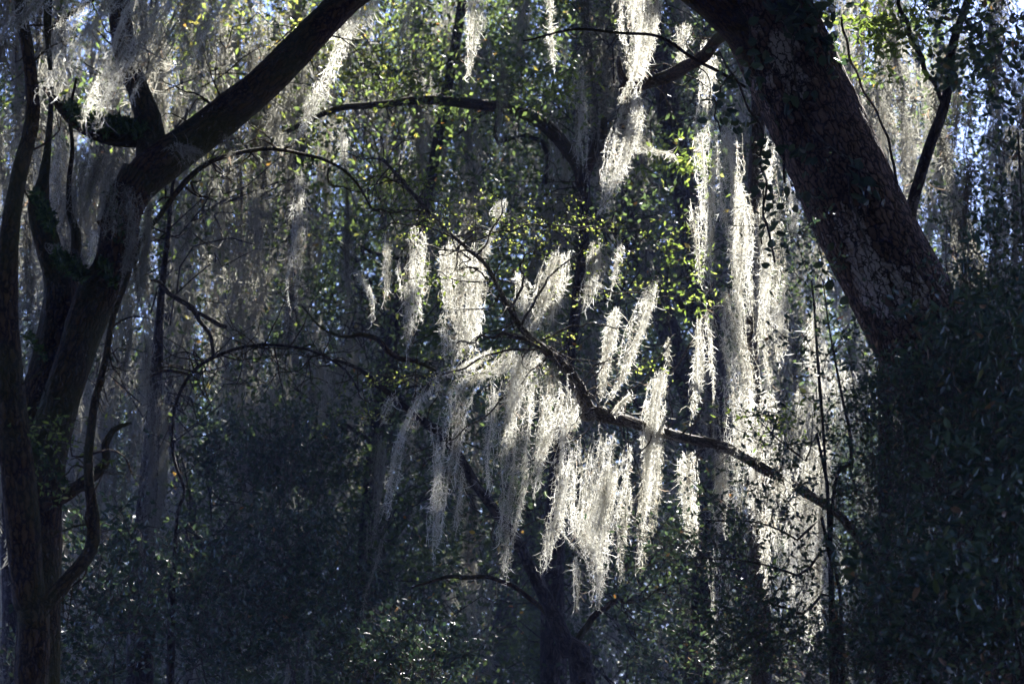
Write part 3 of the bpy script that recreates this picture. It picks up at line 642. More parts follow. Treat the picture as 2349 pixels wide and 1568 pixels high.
GC = 'sunlit moss tassels in the middle'
T = 12.2
hero = [
 ([(888, 525, 16), (886, 600, 22), (884, 680, 14), (875, 705, 5)], 'short narrow tassel left of the first wide sunlit moss column', 1.2),
 ([(845, 650, 14), (856, 700, 20), (855, 755, 8)], 'small loose wisp hanging lowest at the left end of the sunlit moss', 1),
 ([(952, 515, 62), (948, 600, 60), (942, 700, 40), (936, 780, 26), (935, 850, 10)], 'tapering silver moss column left of the bright edged one', 1.3),
 ([(1055, 540, 95), (1050, 620, 100), (1050, 700, 90), (1055, 770, 80), (1035, 850, 40)], 'broad moss sheet with a dark core and glaring right edge', 1.9),
 ([(1092, 585, 26), (1088, 650, 30), (1078, 730, 40), (1062, 800, 45), (1050, 850, 30)], 'white hot strip of moss on the right edge of the broad sheet', 1.8),
 ([(1138, 500, 10), (1118, 560, 16), (1100, 620, 22), (1094, 660, 16)], 'thin bright wisp sloping down left beside the broad sheet', 1.2),
 ([(1150, 455, 30), (1148, 480, 22), (1140, 510, 6)], 'little round moss tuft perched highest above the broad sheet', 2),
 ([(1110, 640, 30), (1112, 690, 24), (1105, 740, 8)], 'sparse frizzy tuft just left of the crooked branch', 1),
 ([(1185, 620, 30), (1200, 680, 50), (1208, 740, 50), (1200, 780, 26)], 'pale moss cluster rising from the branch crook', 1.4),
 ([(1290, 565, 55), (1270, 640, 70), (1248, 700, 58), (1225, 770, 46)], 'bright moss bundle sloping down left onto the branch crook', 1.6),
 ([(1362, 550, 30), (1360, 600, 46), (1350, 660, 34), (1336, 715, 8)], 'medium moss tassel right of the sloping bundle', 1.4),
 ([(1385, 590, 30), (1378, 640, 18), (1370, 670, 8)], 'small side wisp touching the medium moss tassel', 1),
 ([(1422, 535, 8), (1415, 590, 16), (1402, 650, 14), (1392, 700, 6)], 'stringy wisp above the narrow dazzling tassel', 1),
 ([(1414, 700, 20), (1400, 770, 34), (1388, 840, 26), (1378, 920, 8)], 'narrow dazzling tassel hanging clear of the branch', 1.9),
 ([(1508, 632, 12), (1480, 720, 36), (1450, 800, 38), (1425, 870, 20), (1385, 940, 5)], 'long moss tassel curving down left towards the branch fork', 1.5),
 ([(1165, 790, 60), (1130, 830, 110), (1060, 870, 120), (1030, 930, 90)], 'shaded grey moss cape spread left of the branch crook', 1.2),
 ([(1000, 870, 70), (960, 930, 50), (920, 1010, 34), (900, 1080, 22), (880, 1210, 5)], 'dull moss tail trailing farthest down to the left', 1.2),
 ([(1050, 880, 60), (1030, 980, 70), (1020, 1080, 44), (1010, 1170, 32), (990, 1310, 5)], 'long grey moss column with its tip in the dark hollow', 1.6),
 ([(1060, 1060, 22), (1055, 1130, 26), (1045, 1190, 14), (1038, 1260, 4)], 'slight dark wisp between two long grey columns', 1),
 ([(905, 900, 26), (890, 940, 22), (872, 980, 8)], 'small pale tuft at the far left twig end', 1),
 ([(1200, 800, 110), (1195, 880, 90), (1188, 980, 62), (1180, 1080, 50), (1165, 1190, 34), (1158, 1350, 8)], 'thick olive moss column under the crook reaching into the dark', 1.8),
 ([(1135, 880, 30), (1130, 980, 36), (1122, 1060, 22), (1128, 1140, 6)], 'thin shaded strand left of the thick olive column', 1.1),
 ([(1225, 800, 70), (1200, 850, 50), (1175, 910, 34), (1158, 960, 10)], 'glowing moss lock directly under the branch crook', 2.0),
 ([(1262, 830, 70), (1275, 900, 80), (1262, 970, 50), (1238, 1040, 24), (1215, 1140, 8)], 'glowing ragged moss below the descending branch', 1.8),
 ([(1320, 890, 60), (1308, 950, 56), (1290, 1000, 40), (1275, 1060, 10)], 'lacy moss tucked in the angle of the branch fork', 1.4),
 ([(1378, 985, 150), (1368, 1060, 150), (1352, 1150, 140), (1345, 1220, 110), (1372, 1300, 34), (1366, 1430, 5)], 'widest moss curtain hanging from the level branch', 2.1),
 ([(1400, 1050, 50), (1395, 1130, 52), (1385, 1220, 46), (1378, 1290, 26), (1376, 1340, 8)], 'bright right hand hem of the widest curtain', 1.7),
 ([(1290, 1020, 30), (1284, 1120, 28), (1272, 1200, 26), (1256, 1270, 14), (1243, 1320, 4)], 'curly left hand fringe of the widest curtain', 1.1),
 ([(1320, 1270, 12), (1322, 1330, 12), (1323, 1410, 4)], 'faint threadlike wisp under the widest curtain', 1),
 ([(1440, 1110, 20), (1432, 1180, 26), (1428, 1260, 16), (1425, 1345, 4)], 'spindly tassel just right of the widest curtain', 1.2),
 ([(1522, 830, 20), (1512, 900, 44), (1505, 980, 58), (1502, 1060, 56), (1496, 1130, 40), (1482, 1220, 24), (1468, 1325, 5)], 'tall brilliant tassel crossing in front of the level branch', 2.0),
 ([(1534, 770, 4), (1532, 800, 10), (1530, 840, 8)], 'tiny wisp on the twig above the tall brilliant tassel', 1),
 ([(1582, 1030, 66), (1580, 1090, 62), (1582, 1150, 36), (1586, 1210, 18), (1588, 1285, 4)], 'heart shaped bright tassel under the end of the level branch', 1.8),
 ([(1648, 1035, 30), (1645, 1110, 36), (1648, 1180, 34), (1660, 1250, 24)], 'rosy tinged tassel right of the heart shaped one', 1.4),
 ([(1606, 720, 12), (1602, 800, 22), (1598, 880, 22), (1590, 940, 14), (1578, 1000, 5)], 'dim slender tassel hanging above the end of the level branch', 1.3),
 ([(1450, 900, 8), (1420, 930, 8), (1405, 950, 3)], 'short thread of moss beside the branch fork', .8),
]
for pts, lab, dn in hero:
    moss(pts, T + .12 * math.sin(len(lab) * 1.7), lab, GC, dn * 1.2, ws=1.1)
GR = 'moss columns left of the great trunk'
for pts, Y, lab, dn in [
 ([(1612, 215, 50), (1610, 320, 60), (1612, 430, 52), (1618, 540, 46), (1622, 680, 20)], 12.1, 'leftmost pale column beside the great trunk, ending in a curly brush', 1.6),
 ([(1668, 280, 60), (1680, 400, 70), (1685, 500, 60), (1690, 600, 30), (1680, 660, 8)], 12.35, 'bright moss column second from the left by the great trunk', 1.5),
 ([(1700, 420, 40), (1705, 540, 50), (1700, 640, 44), (1708, 740, 24), (1712, 800, 6)], 12.2, 'blazing column left of the dark mossy stem', 2),
 ([(1765, 300, 40), (1768, 420, 56), (1772, 540, 50), (1768, 660, 46), (1764, 800, 26), (1775, 900, 8)], 12.3, 'blazing column right of the dark mossy stem', 1.8),
 ([(1748, 440, 30), (1750, 560, 34), (1750, 680, 36), (1742, 800, 40), (1735, 900, 20)], 12.85, 'brown moss sleeve wrapped round the dark stem', 1.6),
 ([(1652, 640, 40), (1668, 740, 90), (1690, 840, 120), (1702, 940, 120), (1700, 1050, 90), (1690, 1180, 60), (1680, 1260, 20)], 12.2, 'wide dim moss skirt below the bright columns', 1.8),
 ([(1740, 880, 90), (1742, 1000, 110), (1740, 1120, 100), (1740, 1260, 60)], 12.6, 'dull moss sheet hanging just behind the last stretch of the level branch', 1.5),
 ([(1806, 400, 20), (1812, 470, 30), (1822, 550, 18), (1822, 590, 4)], 12.1, 'short bright tuft against the edge of the great trunk', 1.8),
 ([(1800, 640, 20), (1790, 720, 26), (1788, 800, 22), (1782, 840, 6)], 12.15, 'small white tuft low beside the brown sleeve', 1.8),
 ([(1878, 680, 20), (1872, 760, 34), (1880, 850, 50), (1905, 930, 60), (1880, 1000, 40)], 12.3, 'sunlit moss behind the twiggy sapling stems', 1.8),
 ([(1850, 880, 20), (1855, 920, 44), (1862, 960, 26)], 12.1, 'star shaped white moss tuft left of the sapling', 2),
 ([(1930, 820, 40), (1945, 900, 60), (1945, 980, 50), (1930, 1060, 20)], 12.5, 'lacy greyish moss right of the sapling stems', 1.2),
 ([(1880, 1000, 80), (1872, 1120, 100), (1862, 1220, 115), (1862, 1330, 110), (1855, 1430, 90), (1850, 1520, 40)], 12.5, 'tall pale moss sheet glowing low behind the sapling', 2.6),
 ([(1800, 1040, 60), (1797, 1130, 76), (1795, 1240, 80), (1790, 1330, 60), (1785, 1420, 20)], 12.0, 'half shaded moss low between thicket and branch tip', 1.4),
 ([(1640, 1240, 40), (1645, 1330, 50), (1640, 1420, 50), (1630, 1560, 30)], 12.35, 'dark moss at the foot of the picture left of the thicket', 1.2),
 ([(1452, -40, 60), (1450, 40, 62), (1452, 110, 56), (1450, 175, 40), (1452, 215, 20)], 14.6, 'broad sunlit moss ribbon dropping onto the knot', 2),
 ([(1500, -40, 30), (1495, 40, 32), (1482, 110, 30), (1455, 185, 24), (1420, 240, 20)], 13.9, 'smooth blue grey moss rope sweeping onto the knot', 2.6),
 ([(1448, 190, 60), (1440, 270, 70), (1425, 340, 66), (1402, 410, 56), (1385, 460, 50), (1365, 510, 16)], 14.1, 'heavy beard of moss below the knot with a bright tip', 2.0),
 ([(1465, 300, 30), (1480, 340, 40), (1530, 352, 40), (1550, 372, 10)], 14, 'pale moss spreading sideways right of the beard', 1.6),
 ([(1620, 90, 40), (1625, 150, 50), (1622, 220, 40), (1625, 260, 10)], 14.6, 'white moss seen under the great trunk\'s left limb', 1.6),
 ([(1570, 50, 40), (1568, 100, 30), (1560, 160, 12)], 14.8, 'soft moss tuft above the dark limb', 1.4),
 ([(2135, 80, 30), (2138, 180, 40), (2130, 300, 34), (2125, 380, 10)], 16.5, 'glaring white moss column right of the great trunk', 1.8),
 ([(2030, 200, 30), (2030, 300, 40), (2020, 420, 34), (2010, 520, 10)], 16, 'soft moss column touching the right side of the great trunk', 1.5),
 ([(2075, 250, 40), (2078, 360, 50), (2070, 470, 30)], 17.5, 'hazy moss between the great trunk and the white column', 1.4),
 ([(2320, 280, 24), (2322, 350, 30), (2318, 430, 10)], 15, 'bright moss patch at the right edge', 1.8),
 ([(2200, 30, 40), (2205, 120, 50), (2200, 220, 20)], 17, 'pale moss below the upper right corner', 1.5),
 ([(1330, 130, 30), (1330, 230, 36), (1328, 330, 30), (1332, 450, 16)], 16, 'dim moss strand hanging past the arching bough', 1.3),
]:
    moss(pts, Y, lab, GR, dn, mat=M_MOSSBG if pts[0][0] > 2000 else None)  # darker moss colour dims the far right columns
GT = 'moss tassels along the top'
for pts, Y, lab, dn in [
 ([(1094, -50, 46), (1090, 30, 42), (1086, 90, 34), (1076, 150, 16), (1064, 195, 4)], 11.8, 'crisp tassel at top centre, thickest of the pair', 2.0),
 ([(1258, -50, 14), (1266, 30, 16), (1268, 90, 20), (1270, 160, 4)], 11.9, 'crisp skinny tassel at top centre, right of the thick one', 1.4),
 ([(880, -60, 36), (835, -10, 54), (795, 70, 54), (760, 150, 36), (725, 230, 22), (700, 280, 12), (665, 335, 4)], 10, 'long pointed moss plume slanting across the rising limb', 2.0),
 ([(945, 0, 14), (925, 60, 14), (898, 110, 6)], 12, 'faint slanting wisp right of the pointed plume', 1),
 ([(1285, 60, 18), (1295, 120, 16), (1296, 190, 5)], 12.5, 'pale wisp right of the skinny top tassel', .8),
 ([(300, -80, 60), (255, 0, 64), (190, 90, 50), (130, 180, 34), (98, 260, 10)], 8.6, 'first slanting grey plume from the left at the top', 1.7),
 ([(380, -80, 70), (330, 20, 84), (285, 120, 66), (240, 200, 46), (205, 290, 26), (212, 350, 14), (190, 400, 4)], 8.7, 'longest slanting grey plume reaching the ferny branch', 2.0),
 ([(460, -80, 70), (425, 20, 66), (370, 110, 44), (310, 190, 24), (272, 270, 6)], 8.6, 'slanting grey plume crossing the upright limb', 1.6),
 ([(540, -80, 60), (500, 0, 60), (450, 90, 44), (410, 150, 26), (350, 180, 6)], 8.7, 'rightmost slanting grey plume of the top left set', 1.5),
 ([(130, -60, 60), (80, 10, 50), (20, 80, 40), (-30, 110, 30)], 8.6, 'soft grey plume blown out of the left edge', 1.5),
 ([(200, -60, 50), (170, 30, 40), (130, 110, 24), (110, 170, 8)], 8.8, 'dim plume hanging behind the first slanting one', 1.3),
 ([(480, 20, 30), (470, 120, 34), (450, 220, 30), (420, 310, 14)], 10.4, 'dark vertical moss strand between limb and upright', 1.6),
]:
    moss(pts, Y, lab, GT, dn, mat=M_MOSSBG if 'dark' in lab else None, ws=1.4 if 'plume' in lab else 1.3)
GL = 'shaded moss on the left side'
for pts, Y, lab, dn in [
 ([(255, 325, 140), (250, 380, 150), (235, 440, 130), (215, 490, 60)], 9.9, 'straight curtain of grey moss under the ferny branch', 1.8),
 ([(120, 280, 50), (118, 350, 70), (105, 430, 60), (95, 520, 40), (80, 620, 14)], 11.5, 'sunlit curtain left of the ferny branch', 1.7),
 ([(180, 330, 40), (172, 420, 60), (150, 500, 40), (130, 580, 14)], 11, 'pale moss hanging behind the second fork', 1.4),
 ([(310, 420, 50), (318, 500, 46), (312, 590, 50), (300, 680, 44), (280, 780, 20), (275, 860, 5)], 9.3, 'ragged moss clothing the right flank of the forked trunk', 1.6),
 ([(345, 440, 16), (335, 540, 18), (322, 640, 18), (305, 740, 8)], 9.2, 'narrow moss strip right of the forked trunk', 1.3),
 ([(105, 620, 30), (95, 690, 36), (85, 760, 26), (70, 830, 8)], 9.9, 'torn looking moss left of the second fork', 1.3),
 ([(120, 560, 50), (150, 578, 60), (175, 600, 30)], 9.6, 'moss tuft draped over the ferny bulge', 1.4),
 ([(290, 680, 26), (295, 760, 24), (285, 850, 20), (276, 940, 6)], 12, 'dark moss strand left of the bent tree', 1.4),
 ([(685, 370, 30), (688, 460, 32), (684, 560, 36), (683, 640, 44), (678, 725, 14)], 15.5, 'tall moss column left of centre with a lit lower end', 1.6),
 ([(795, 330, 26), (796, 430, 24), (797, 540, 22), (798, 640, 14), (800, 720, 5)], 15, 'thin moss column in front of the pale spot left of centre', 1.5),
 ([(785, 300, 26), (788, 345, 30), (786, 395, 10)], 16, 'small glowing tuft at the top of the thin column', 2),
 ([(820, 620, 10), (835, 650, 12), (856, 680, 8)], 12.3, 'loose thread linking the thin column to the sunlit moss', .8),
 ([(355, 860, 60), (352, 1000, 70), (348, 1120, 76), (342, 1230, 70), (335, 1350, 50), (330, 1440, 16)], 16.5, 'wide grey moss cloak over the low left trunk', 1.8),
 ([(1150, 120, 40), (1150, 220, 46), (1145, 320, 36), (1140, 400, 14)], 17, 'dim moss column crossing the arching bough', 1.4),
 ([(865, 980, 44), (858, 1080, 50), (850, 1180, 34), (840, 1290, 10)], 15.8, 'dark moss column at the left rim of the hollow', 1.6),
 ([(885, 1200, 6), (860, 1290, 8), (838, 1370, 9), (822, 1445, 4)], 12.4, 'lone thread of moss dangling lowest left of the hollow', 1),
 ([(430, 480, 10), (440, 530, 26), (420, 570, 22), (400, 600, 6)], 12.5, 'pale frayed moss right of the forked trunk', 1.2),
 ([(405, 330, 40), (430, 345, 60), (440, 380, 30)], 9.2, 'fuzzy moss lodged in the crotch of the forked oak', 1.6),
 ([(505, 300, 26), (520, 350, 24), (515, 410, 10)], 9.3, 'moss rag hanging from the underside of the heavy limb', 1.3),
 ([(625, 250, 14), (640, 310, 20), (650, 350, 8)], 9.4, 'thin moss rag farther out on the heavy limb', 1.3),
 ([(270, 400, 60), (262, 470, 60), (250, 560, 30)], 9.4, 'thick moss on the left flank of the forked trunk', 1.4),
 ([(200, 330, 70), (190, 400, 80), (178, 470, 60), (165, 540, 20)], 9.8, 'grey moss sheet at the left end of the ferny branch', 1.6),
 ([(60, 560, 30), (70, 640, 34), (60, 720, 26), (50, 790, 8)], 9.2, 'moss strip between the slender tree and the second fork', 1.3),
 ([(345, 760, 26), (338, 860, 24), (330, 950, 10)], 11, 'moss strand hanging free right of the lower forked trunk', 1.3),
 ([(30, 200, 40), (24, 300, 50), (16, 420, 40), (10, 520, 14)], 11, 'dim moss curtain hanging left of the slender tree', 1.5),
 ([(600, 420, 40), (596, 520, 44), (590, 620, 20)], 17, 'soft grey moss column under the arching twig', 1.3),
 ([(720, 480, 40), (716, 580, 40), (712, 660, 14)], 18, 'soft grey moss right of the tall column', 1.3),
 ([(210, 520, 20), (212, 570, 24), (208, 620, 6)], 12, 'small lit tuft between the two forks', 1.4),
 ([(655, 990, 20), (655, 1080, 18), (652, 1190, 6)], 17, 'faint straight strand low left of centre', 1.2),
 ([(745, 830, 40), (760, 700, 30), (770, 900, 20)][:1] + [(750, 900, 34), (745, 980, 10)], 15, 'dim tuft under the arching thin branch', 1.2),
]:
    moss(pts, Y, lab, GL, dn, mat=M_MOSSBG if 'sunlit' not in lab and 'glow' not in lab and 'lit ' not in lab else None)  # paler moss colour for lit tassels, darker for those in shade

# moss of the wood behind: a few shapes, copied
g = rs(77)
protos = []
for i in range(9):
    L = 1.0; k = 6
    zz = np.linspace(0, -L, k); wob = g.normal(size=(k, 1)) * .03
    P = np.stack([np.zeros(k) + wob[:, 0].cumsum() * .6, np.zeros(k), zz], 1)
    w = np.array([.4, 1, g.uniform(.5, 1.1), g.uniform(.4, .9), .4, .1]) * g.uniform(.05, .16)
    protos.append(moss_mb(P, w, 2000 + i, 1.0, wid=.0055, tl=.065, pitch=.024).mesh('spanish_moss', M_MOSSBG))
cols = ['at the left edge', 'behind the forked trunk', 'beside the forked trunk', 'under the heavy limb', 'beside the shaded column', 'behind the thin column', 'left of the sunlit tassels', 'behind the broad bright sheet', 'behind the branch crook', 'behind the widest curtain', 'behind the dazzling tassel', 'behind the pale columns', 'behind the dark stem', 'beside the sapling', 'behind the great trunk', 'beyond the thicket', 'at the right edge']
rows = ['at the very top', 'a bit below the top', 'above mid height', 'at mid height', 'below mid height', 'low down', 'near the bottom', 'at the bottom edge']
cell = {}
for i in range(230):
    a = g.uniform(-20, W + 20); b = g.uniform(-150, 1450)
    if 900 < a < 1600 and 450 < b and i % 2: a = g.uniform(0, 700); b = g.uniform(0, 900)
    Y = g.uniform(17, 34) if not (1850 < a) else g.uniform(15, 22)
    if i % 6 == 0: a = g.uniform(0, 720); b = g.uniform(-120, 420); Y = g.uniform(18, 26)
    p = at(a, b, Y)
    if p[2] < 1.3: continue
    o = bpy.data.objects.new('spanish_moss', protos[g.randint(9)])
    COL.objects.link(o)
    o.location = Vector(p.tolist()); o.rotation_euler = (g.normal() * .04, g.normal() * .05 + .04, g.uniform(0, 6.28))
    sc = g.uniform(.8, 1.9) * (1 if b > -60 else 1.4); o.scale = (sc * g.uniform(.8, 1.5), sc * g.uniform(.8, 1.5), sc * g.uniform(1, 1.5))
    ci = int(np.clip(a / W * 17, 0, 16)); ri = int(np.clip((b + 90) / H * 8, 0, 7))
    cell.setdefault((ci, ri), []).append((o.scale[2] / Y, o))
for (ci, ri), lst in cell.items():
    lst.sort(key=lambda q: -q[0])
    names = ['blurred grey'] if len(lst) == 1 else ['longest blurred grey', 'second longest blurred grey', 'third longest blurred grey', 'fourth longest blurred grey', 'fifth longest blurred grey', 'sixth longest blurred grey', 'seventh longest blurred grey', 'eighth longest blurred grey'][:len(lst) - 1] + ['shortest blurred grey'] * max(1, len(lst) - 8)
    for nm, (_, o) in zip(names, lst):
        tag(o, '%s moss strand %s %s' % (nm, rows[ri], cols[ci]), 'moss', 'distant moss strands')

# the rest of the far moss, past counting
g = rs(78)
mb = MB()
for i in range(620):
    a = g.uniform(-60, W + 60); b = g.uniform(-200, 1450); Y = g.uniform(19, 40)
    p = at(a, b, Y)
    if p[2] < .8 or (850 < a < 1620 and 420 < b and g.uniform() < .6): continue
    L = g.uniform(.6, 2.2); wd = g.uniform(.04, .16); n = int(60 + 900 * L * wd * 2)
    u = g.uniform(size=n)**.8; hw = wd * np.interp(u, [0, .3, .7, 1], [.7, 1, .6, .1])
    q = p + np.stack([g.uniform(-1, 1, n) * hw - u * L * .04, g.uniform(-1, 1, n) * hw, -u * L], 1)
    dd = unit(g.normal(size=(n, 3)) * [.35, .35, .1] + [0, 0, -1]); l = g.uniform(.10, .26, (n, 1))
    q2 = q + dd * l * .5 + g.normal(size=(n, 3)) * .01; q3 = q + dd * l + g.normal(size=(n, 3)) * .02
    ribbons(mb, np.stack([q, q2, q3], 1), g.uniform(.006, .013, (n, 1)) * np.ones((1, 3)), np.clip(g.normal(.5, .2, n), 0, .9), g)
tag(mb.build('distant_moss', M_MOSSBG), 'countless blurred grey moss strands deep in the wood', 'moss', None, 'stuff')

# ------------------------------------------------------------------ twigs, small leaves
def sprig(tw, lf, p, d, L, g, leafL=.016, leafW=.009, nl=14, droop=.1, tint=(.3, .2), fine=False, r=.0016, sub=3):
    d = unit(np.asarray(d, float))
    q = [p, p + d * L * .5 + [0, 0, .02 * L], p + d * L + [0, 0, -droop * L]]
    C, _ = tube(tw, q, [r, r * .8, r * .4], 4, .04, 0, g.randint(9999), wob=.006)
    for k in range(sub):
        i = g.randint(len(C)); dd = unit(d * .6 + g.normal(size=3) * .6); l2 = L * g.uniform(.25, .5)
        c2, _ = tube(tw, [C[i], C[i] + dd * l2], [r * .6, r * .3], 3, .04, 0, 1, wob=.004)
        C = np.vstack([C, c2])
    idx = g.randint(len(C), size=nl)
    P = C[idx] + g.normal(size=(nl, 3)) * .004
    leaves(lf, P, d * .4 + g.normal(size=(nl, 3)) * .8, g.uniform(.7, 1.2, nl) * leafL, g.uniform(.8, 1.2, nl) * leafW, np.clip(g.normal(tint[0], tint[1], nl), 0, 1), g, fine)

# tiny yellow leaves of the leaning tree
g = rs(31)
t = TREES['lean'][0]
tw, lf = MB(), MB()
for (cx, cy, rx, ry, n) in [(1240, 600, 60, 35, 16), (900, 530, 60, 30, 12), (1180, 515, 110, 22, 22), (1340, 515, 100, 22, 22), (1130, 470, 100, 12, 8), (1290, 455, 60, 10, 5), (1420, 600, 60, 50, 12), (870, 870, 60, 12, 10),
                            (1000, 860, 80, 14, 10), (800, 950, 30, 6, 6), (860, 958, 40, 10, 6), (1100, 820, 60, 15, 8), (1290, 770, 60, 14, 8), (1420, 845, 50, 8, 6), (1490, 660, 50, 20, 8), (990, 510, 60, 14, 10), (1230, 860, 60, 14, 4), (1330, 680, 80, 16, 8), (1500, 540, 50, 20, 6)]:
    for k in range(n):
        p = at(cx + g.uniform(-1, 1) * rx, cy + g.uniform(-1, 1) * ry, 12.2 + g.normal() * .15)
        sprig(tw, lf, p, g.normal(size=3) * [1, .6, .25], g.uniform(.08, .22), g, .017, .011, int(g.uniform(5, 13)), tint=(.6, .25))
tw.build('twigs', M_TWIG, t, smooth=True)
lf.build('foliage', M_LIME, t)

# lime green sprays here and there
g = rs(33)
for (cx, cy, Y, rx, ry, n, L, lab) in [(1285, 190, 15.5, 40, 50, 26, .05, 'lime green leaf spray above the arching bough'), (1520, 345, 14.6, 20, 22, 10, .055, 'small lime spray right of the moss beard'), (1590, 360, 14.6, 26, 34, 16, .05, 'lime leaves left of the pale columns'), (1575, 620, 13.6, 36, 80, 22, .036, 'lime leafed twigs over the dim slender tassel'),
                                       (960, 425, 13.6, 55, 45, 26, .035, 'lime leaves on the dark twig above the sunlit moss'), (968, 640, 12, 14, 26, 8, .03, 'few lime leaves on the left sunlit column'), (2010, 60, 14, 90, 70, 46, .055, 'yellow green leaves right of the great trunk'), (2080, 20, 15, 70, 40, 20, .05, 'yellow green leaves at the top near the right corner'),
                                       (115, 980, 9.1, 45, 50, 22, .026, 'ferny green leaves on the low left trunk'), (1750, 950, 11.5, 60, 20, 16, .03, 'small green leaves on the branch tip twigs'), (1838, 905, 11, 5, 8, 2, .04, 'single lime leaf beside the star shaped tuft'), (2290, 70, 9.5, 40, 60, 16, .045, 'green leaves in the upper right corner'),
                                       (120, 1090, 9.2, 40, 30, 10, .022, 'ferny leaves lower on the left trunk'), (450, 350, 11, 70, 14, 10, .025, 'tiny leaves where the heavy limb meets the arching twig'), (860, 410, 14, 60, 60, 22, .03, 'sparse yellow leaves along the dark twig'), (940, 180, 16.5, 110, 60, 50, .04, 'yellowish leaves on the arching bough')]:
    tw, lf = MB(), MB()
    t = thing('leafy_twig', at(cx, cy, Y), lab, 'twig', 'leafy twigs')
    for k in range(n):
        p = at(cx + g.normal() * rx * .5, cy + g.normal() * ry * .5, Y + g.normal() * .1)
        dirv = g.normal(size=3) * [1, .7, .4] + [0, 0, -.4]
        sprig(tw, lf, p, dirv, g.uniform(.1, .3), g, L, L * .42, int(g.uniform(6, 12)), tint=(.35, .25), fine=True)
    tw.build('stem', M_TWIG, t, smooth=True); lf.build('foliage', M_LIME, t)

# ferns on the forked oak
g = rs(35)
t = TREES['left'][0]
lf = MB()
for (x0, y0, x1, y1, up_, n) in [(195, 288, 330, 305, 34, 900), (150, 240, 200, 300, 14, 260), (80, 450, 120, 530, 26, 500), (130, 590, 190, 640, 28, 700), (232, 600, 262, 660, 16, 260), (60, 770, 110, 830, 10, 80), (255, 440, 275, 560, 8, 160), (60, 1000, 150, 1120, 10, 260), (1960, 10, 1960, 10, 1, 1)]:
    u = g.uniform(size=n); P = np.array([at(x0 + (x1 - x0) * a + g.normal() * 5, y0 + (y1 - y0) * a - g.uniform() * up_ + up_ * .3, 9.55 + g.normal() * .06) for a in u])
    leaves(lf, P, g.normal(size=(n, 3)) + [0, -.2, .5], g.uniform(.02, .045, n), g.uniform(.01, .016, n), g.uniform(0, 1, n), g, False)
lf.build('fern_leaves', M_FERN, t)

# ivy and dead vine on the great trunk
g = rs(37)
def trunk_front(px, py, off=0.0):
    """point on the near face of the great trunk behind photo pixel (px, py)"""
    ys = [0, 190, 375, 550, 700, 850, 1010]; xs = [1744, 1832, 1915, 1998, 2078, 2160, 2235]
    cx = np.interp(py, ys, xs); rr = 126.
    u = np.clip((px - cx) / rr, -.98, .98)
    return at(px, py, 11 - math.sqrt(1 - u * u) * 118 * mpp(11) - off)
t = thing('ivy', trunk_front(1760, 400), 'ivy with broad dark leaves creeping over the great leaning trunk', 'ivy')
tw, lf = MB(), MB()
for path in [[(2100, 495), (2050, 450), (1990, 400), (1940, 362), (1900, 338), (1870, 345)], [(1900, 338), (1860, 290), (1835, 240), (1822, 150), (1818, 60), (1822, -10)], [(1990, 560), (1960, 480), (1945, 400)], [(1800, 420), (1790, 300), (1740, 180), (1720, 60)], [(2060, 430), (2030, 300), (1960, 160), (1930, 40)]]:
    tube(tw, [trunk_front(a, b, .012) for a, b in path], [.006] * len(path), 6, .03, .1, len(path), wob=.004)
for (cx, cy, rx, ry, n) in [(1850, 30, 60, 60, 70), (1880, 90, 40, 30, 24), (1800, 20, 40, 40, 20), (1905, 130, 30, 40, 14), (1830, 350, 40, 16, 16), (1960, 370, 15, 40, 8), (1740, 180, 40, 60, 14), (1860, 210, 10, 8, 3), (1800, 240, 30, 40, 8), (1990, 440, 40, 50, 12), (1840, 440, 60, 50, 12), (1900, 620, 40, 60, 10)]:
    P = np.array([trunk_front(cx + g.normal() * rx * .5, cy + g.normal() * ry * .5, .02 + g.uniform() * .03) for _ in range(n)])
    leaves(lf, P, g.normal(size=(n, 3)) * [1, .4, 1] + [0, -.2, -.5], g.uniform(.04, .07, n), g.uniform(.03, .05, n), g.uniform(.1, .8, n), g, True)
tw.build('stem', M_TWIG, t, smooth=True); lf.build('foliage', M_DARKLEAF, t)
t = thing('greenbrier_vine', at(1700, 300, 10.4), 'hanging vine with round dark leaves beside the great trunk\'s left edge', 'vine')
tw, lf = MB(), MB()
for path, r in [([(1650, 120), (1690, 190), (1730, 260), (1745, 330), (1752, 420), (1760, 520), (1775, 600)], 3), ([(1690, 160), (1660, 190), (1640, 240), (1650, 300)], 2), ([(1750, 420), (1752, 500), (1745, 560)], 2)]:
    tube(tw, [at(a, b, 10.5) for a, b in path], [r * mpp(10.5)] * len(path), 5, .03, 0, 3, wob=.01)
for (cx, cy, rx, ry, n) in [(1670, 190, 50, 50, 16), (1665, 250, 40, 40, 12), (1700, 300, 50, 40, 14), (1745, 350, 30, 50, 14), (1760, 440, 30, 50, 14), (1765, 540, 24, 50, 12), (1720, 130, 30, 60, 10)]:
    P = np.array([at(cx + g.normal() * rx * .5, cy + g.normal() * ry * .5, 10.5 + g.normal() * .08) for _ in range(n)])
    leaves(lf, P, g.normal(size=(n, 3)) * [1, .6, .4], g.uniform(.035, .062, n), g.uniform(.028, .045, n), g.uniform(0, .8, n), g, True)
tw.build('stem', M_TWIG, t, smooth=True); lf.build('foliage', M_DARKLEAF, t)

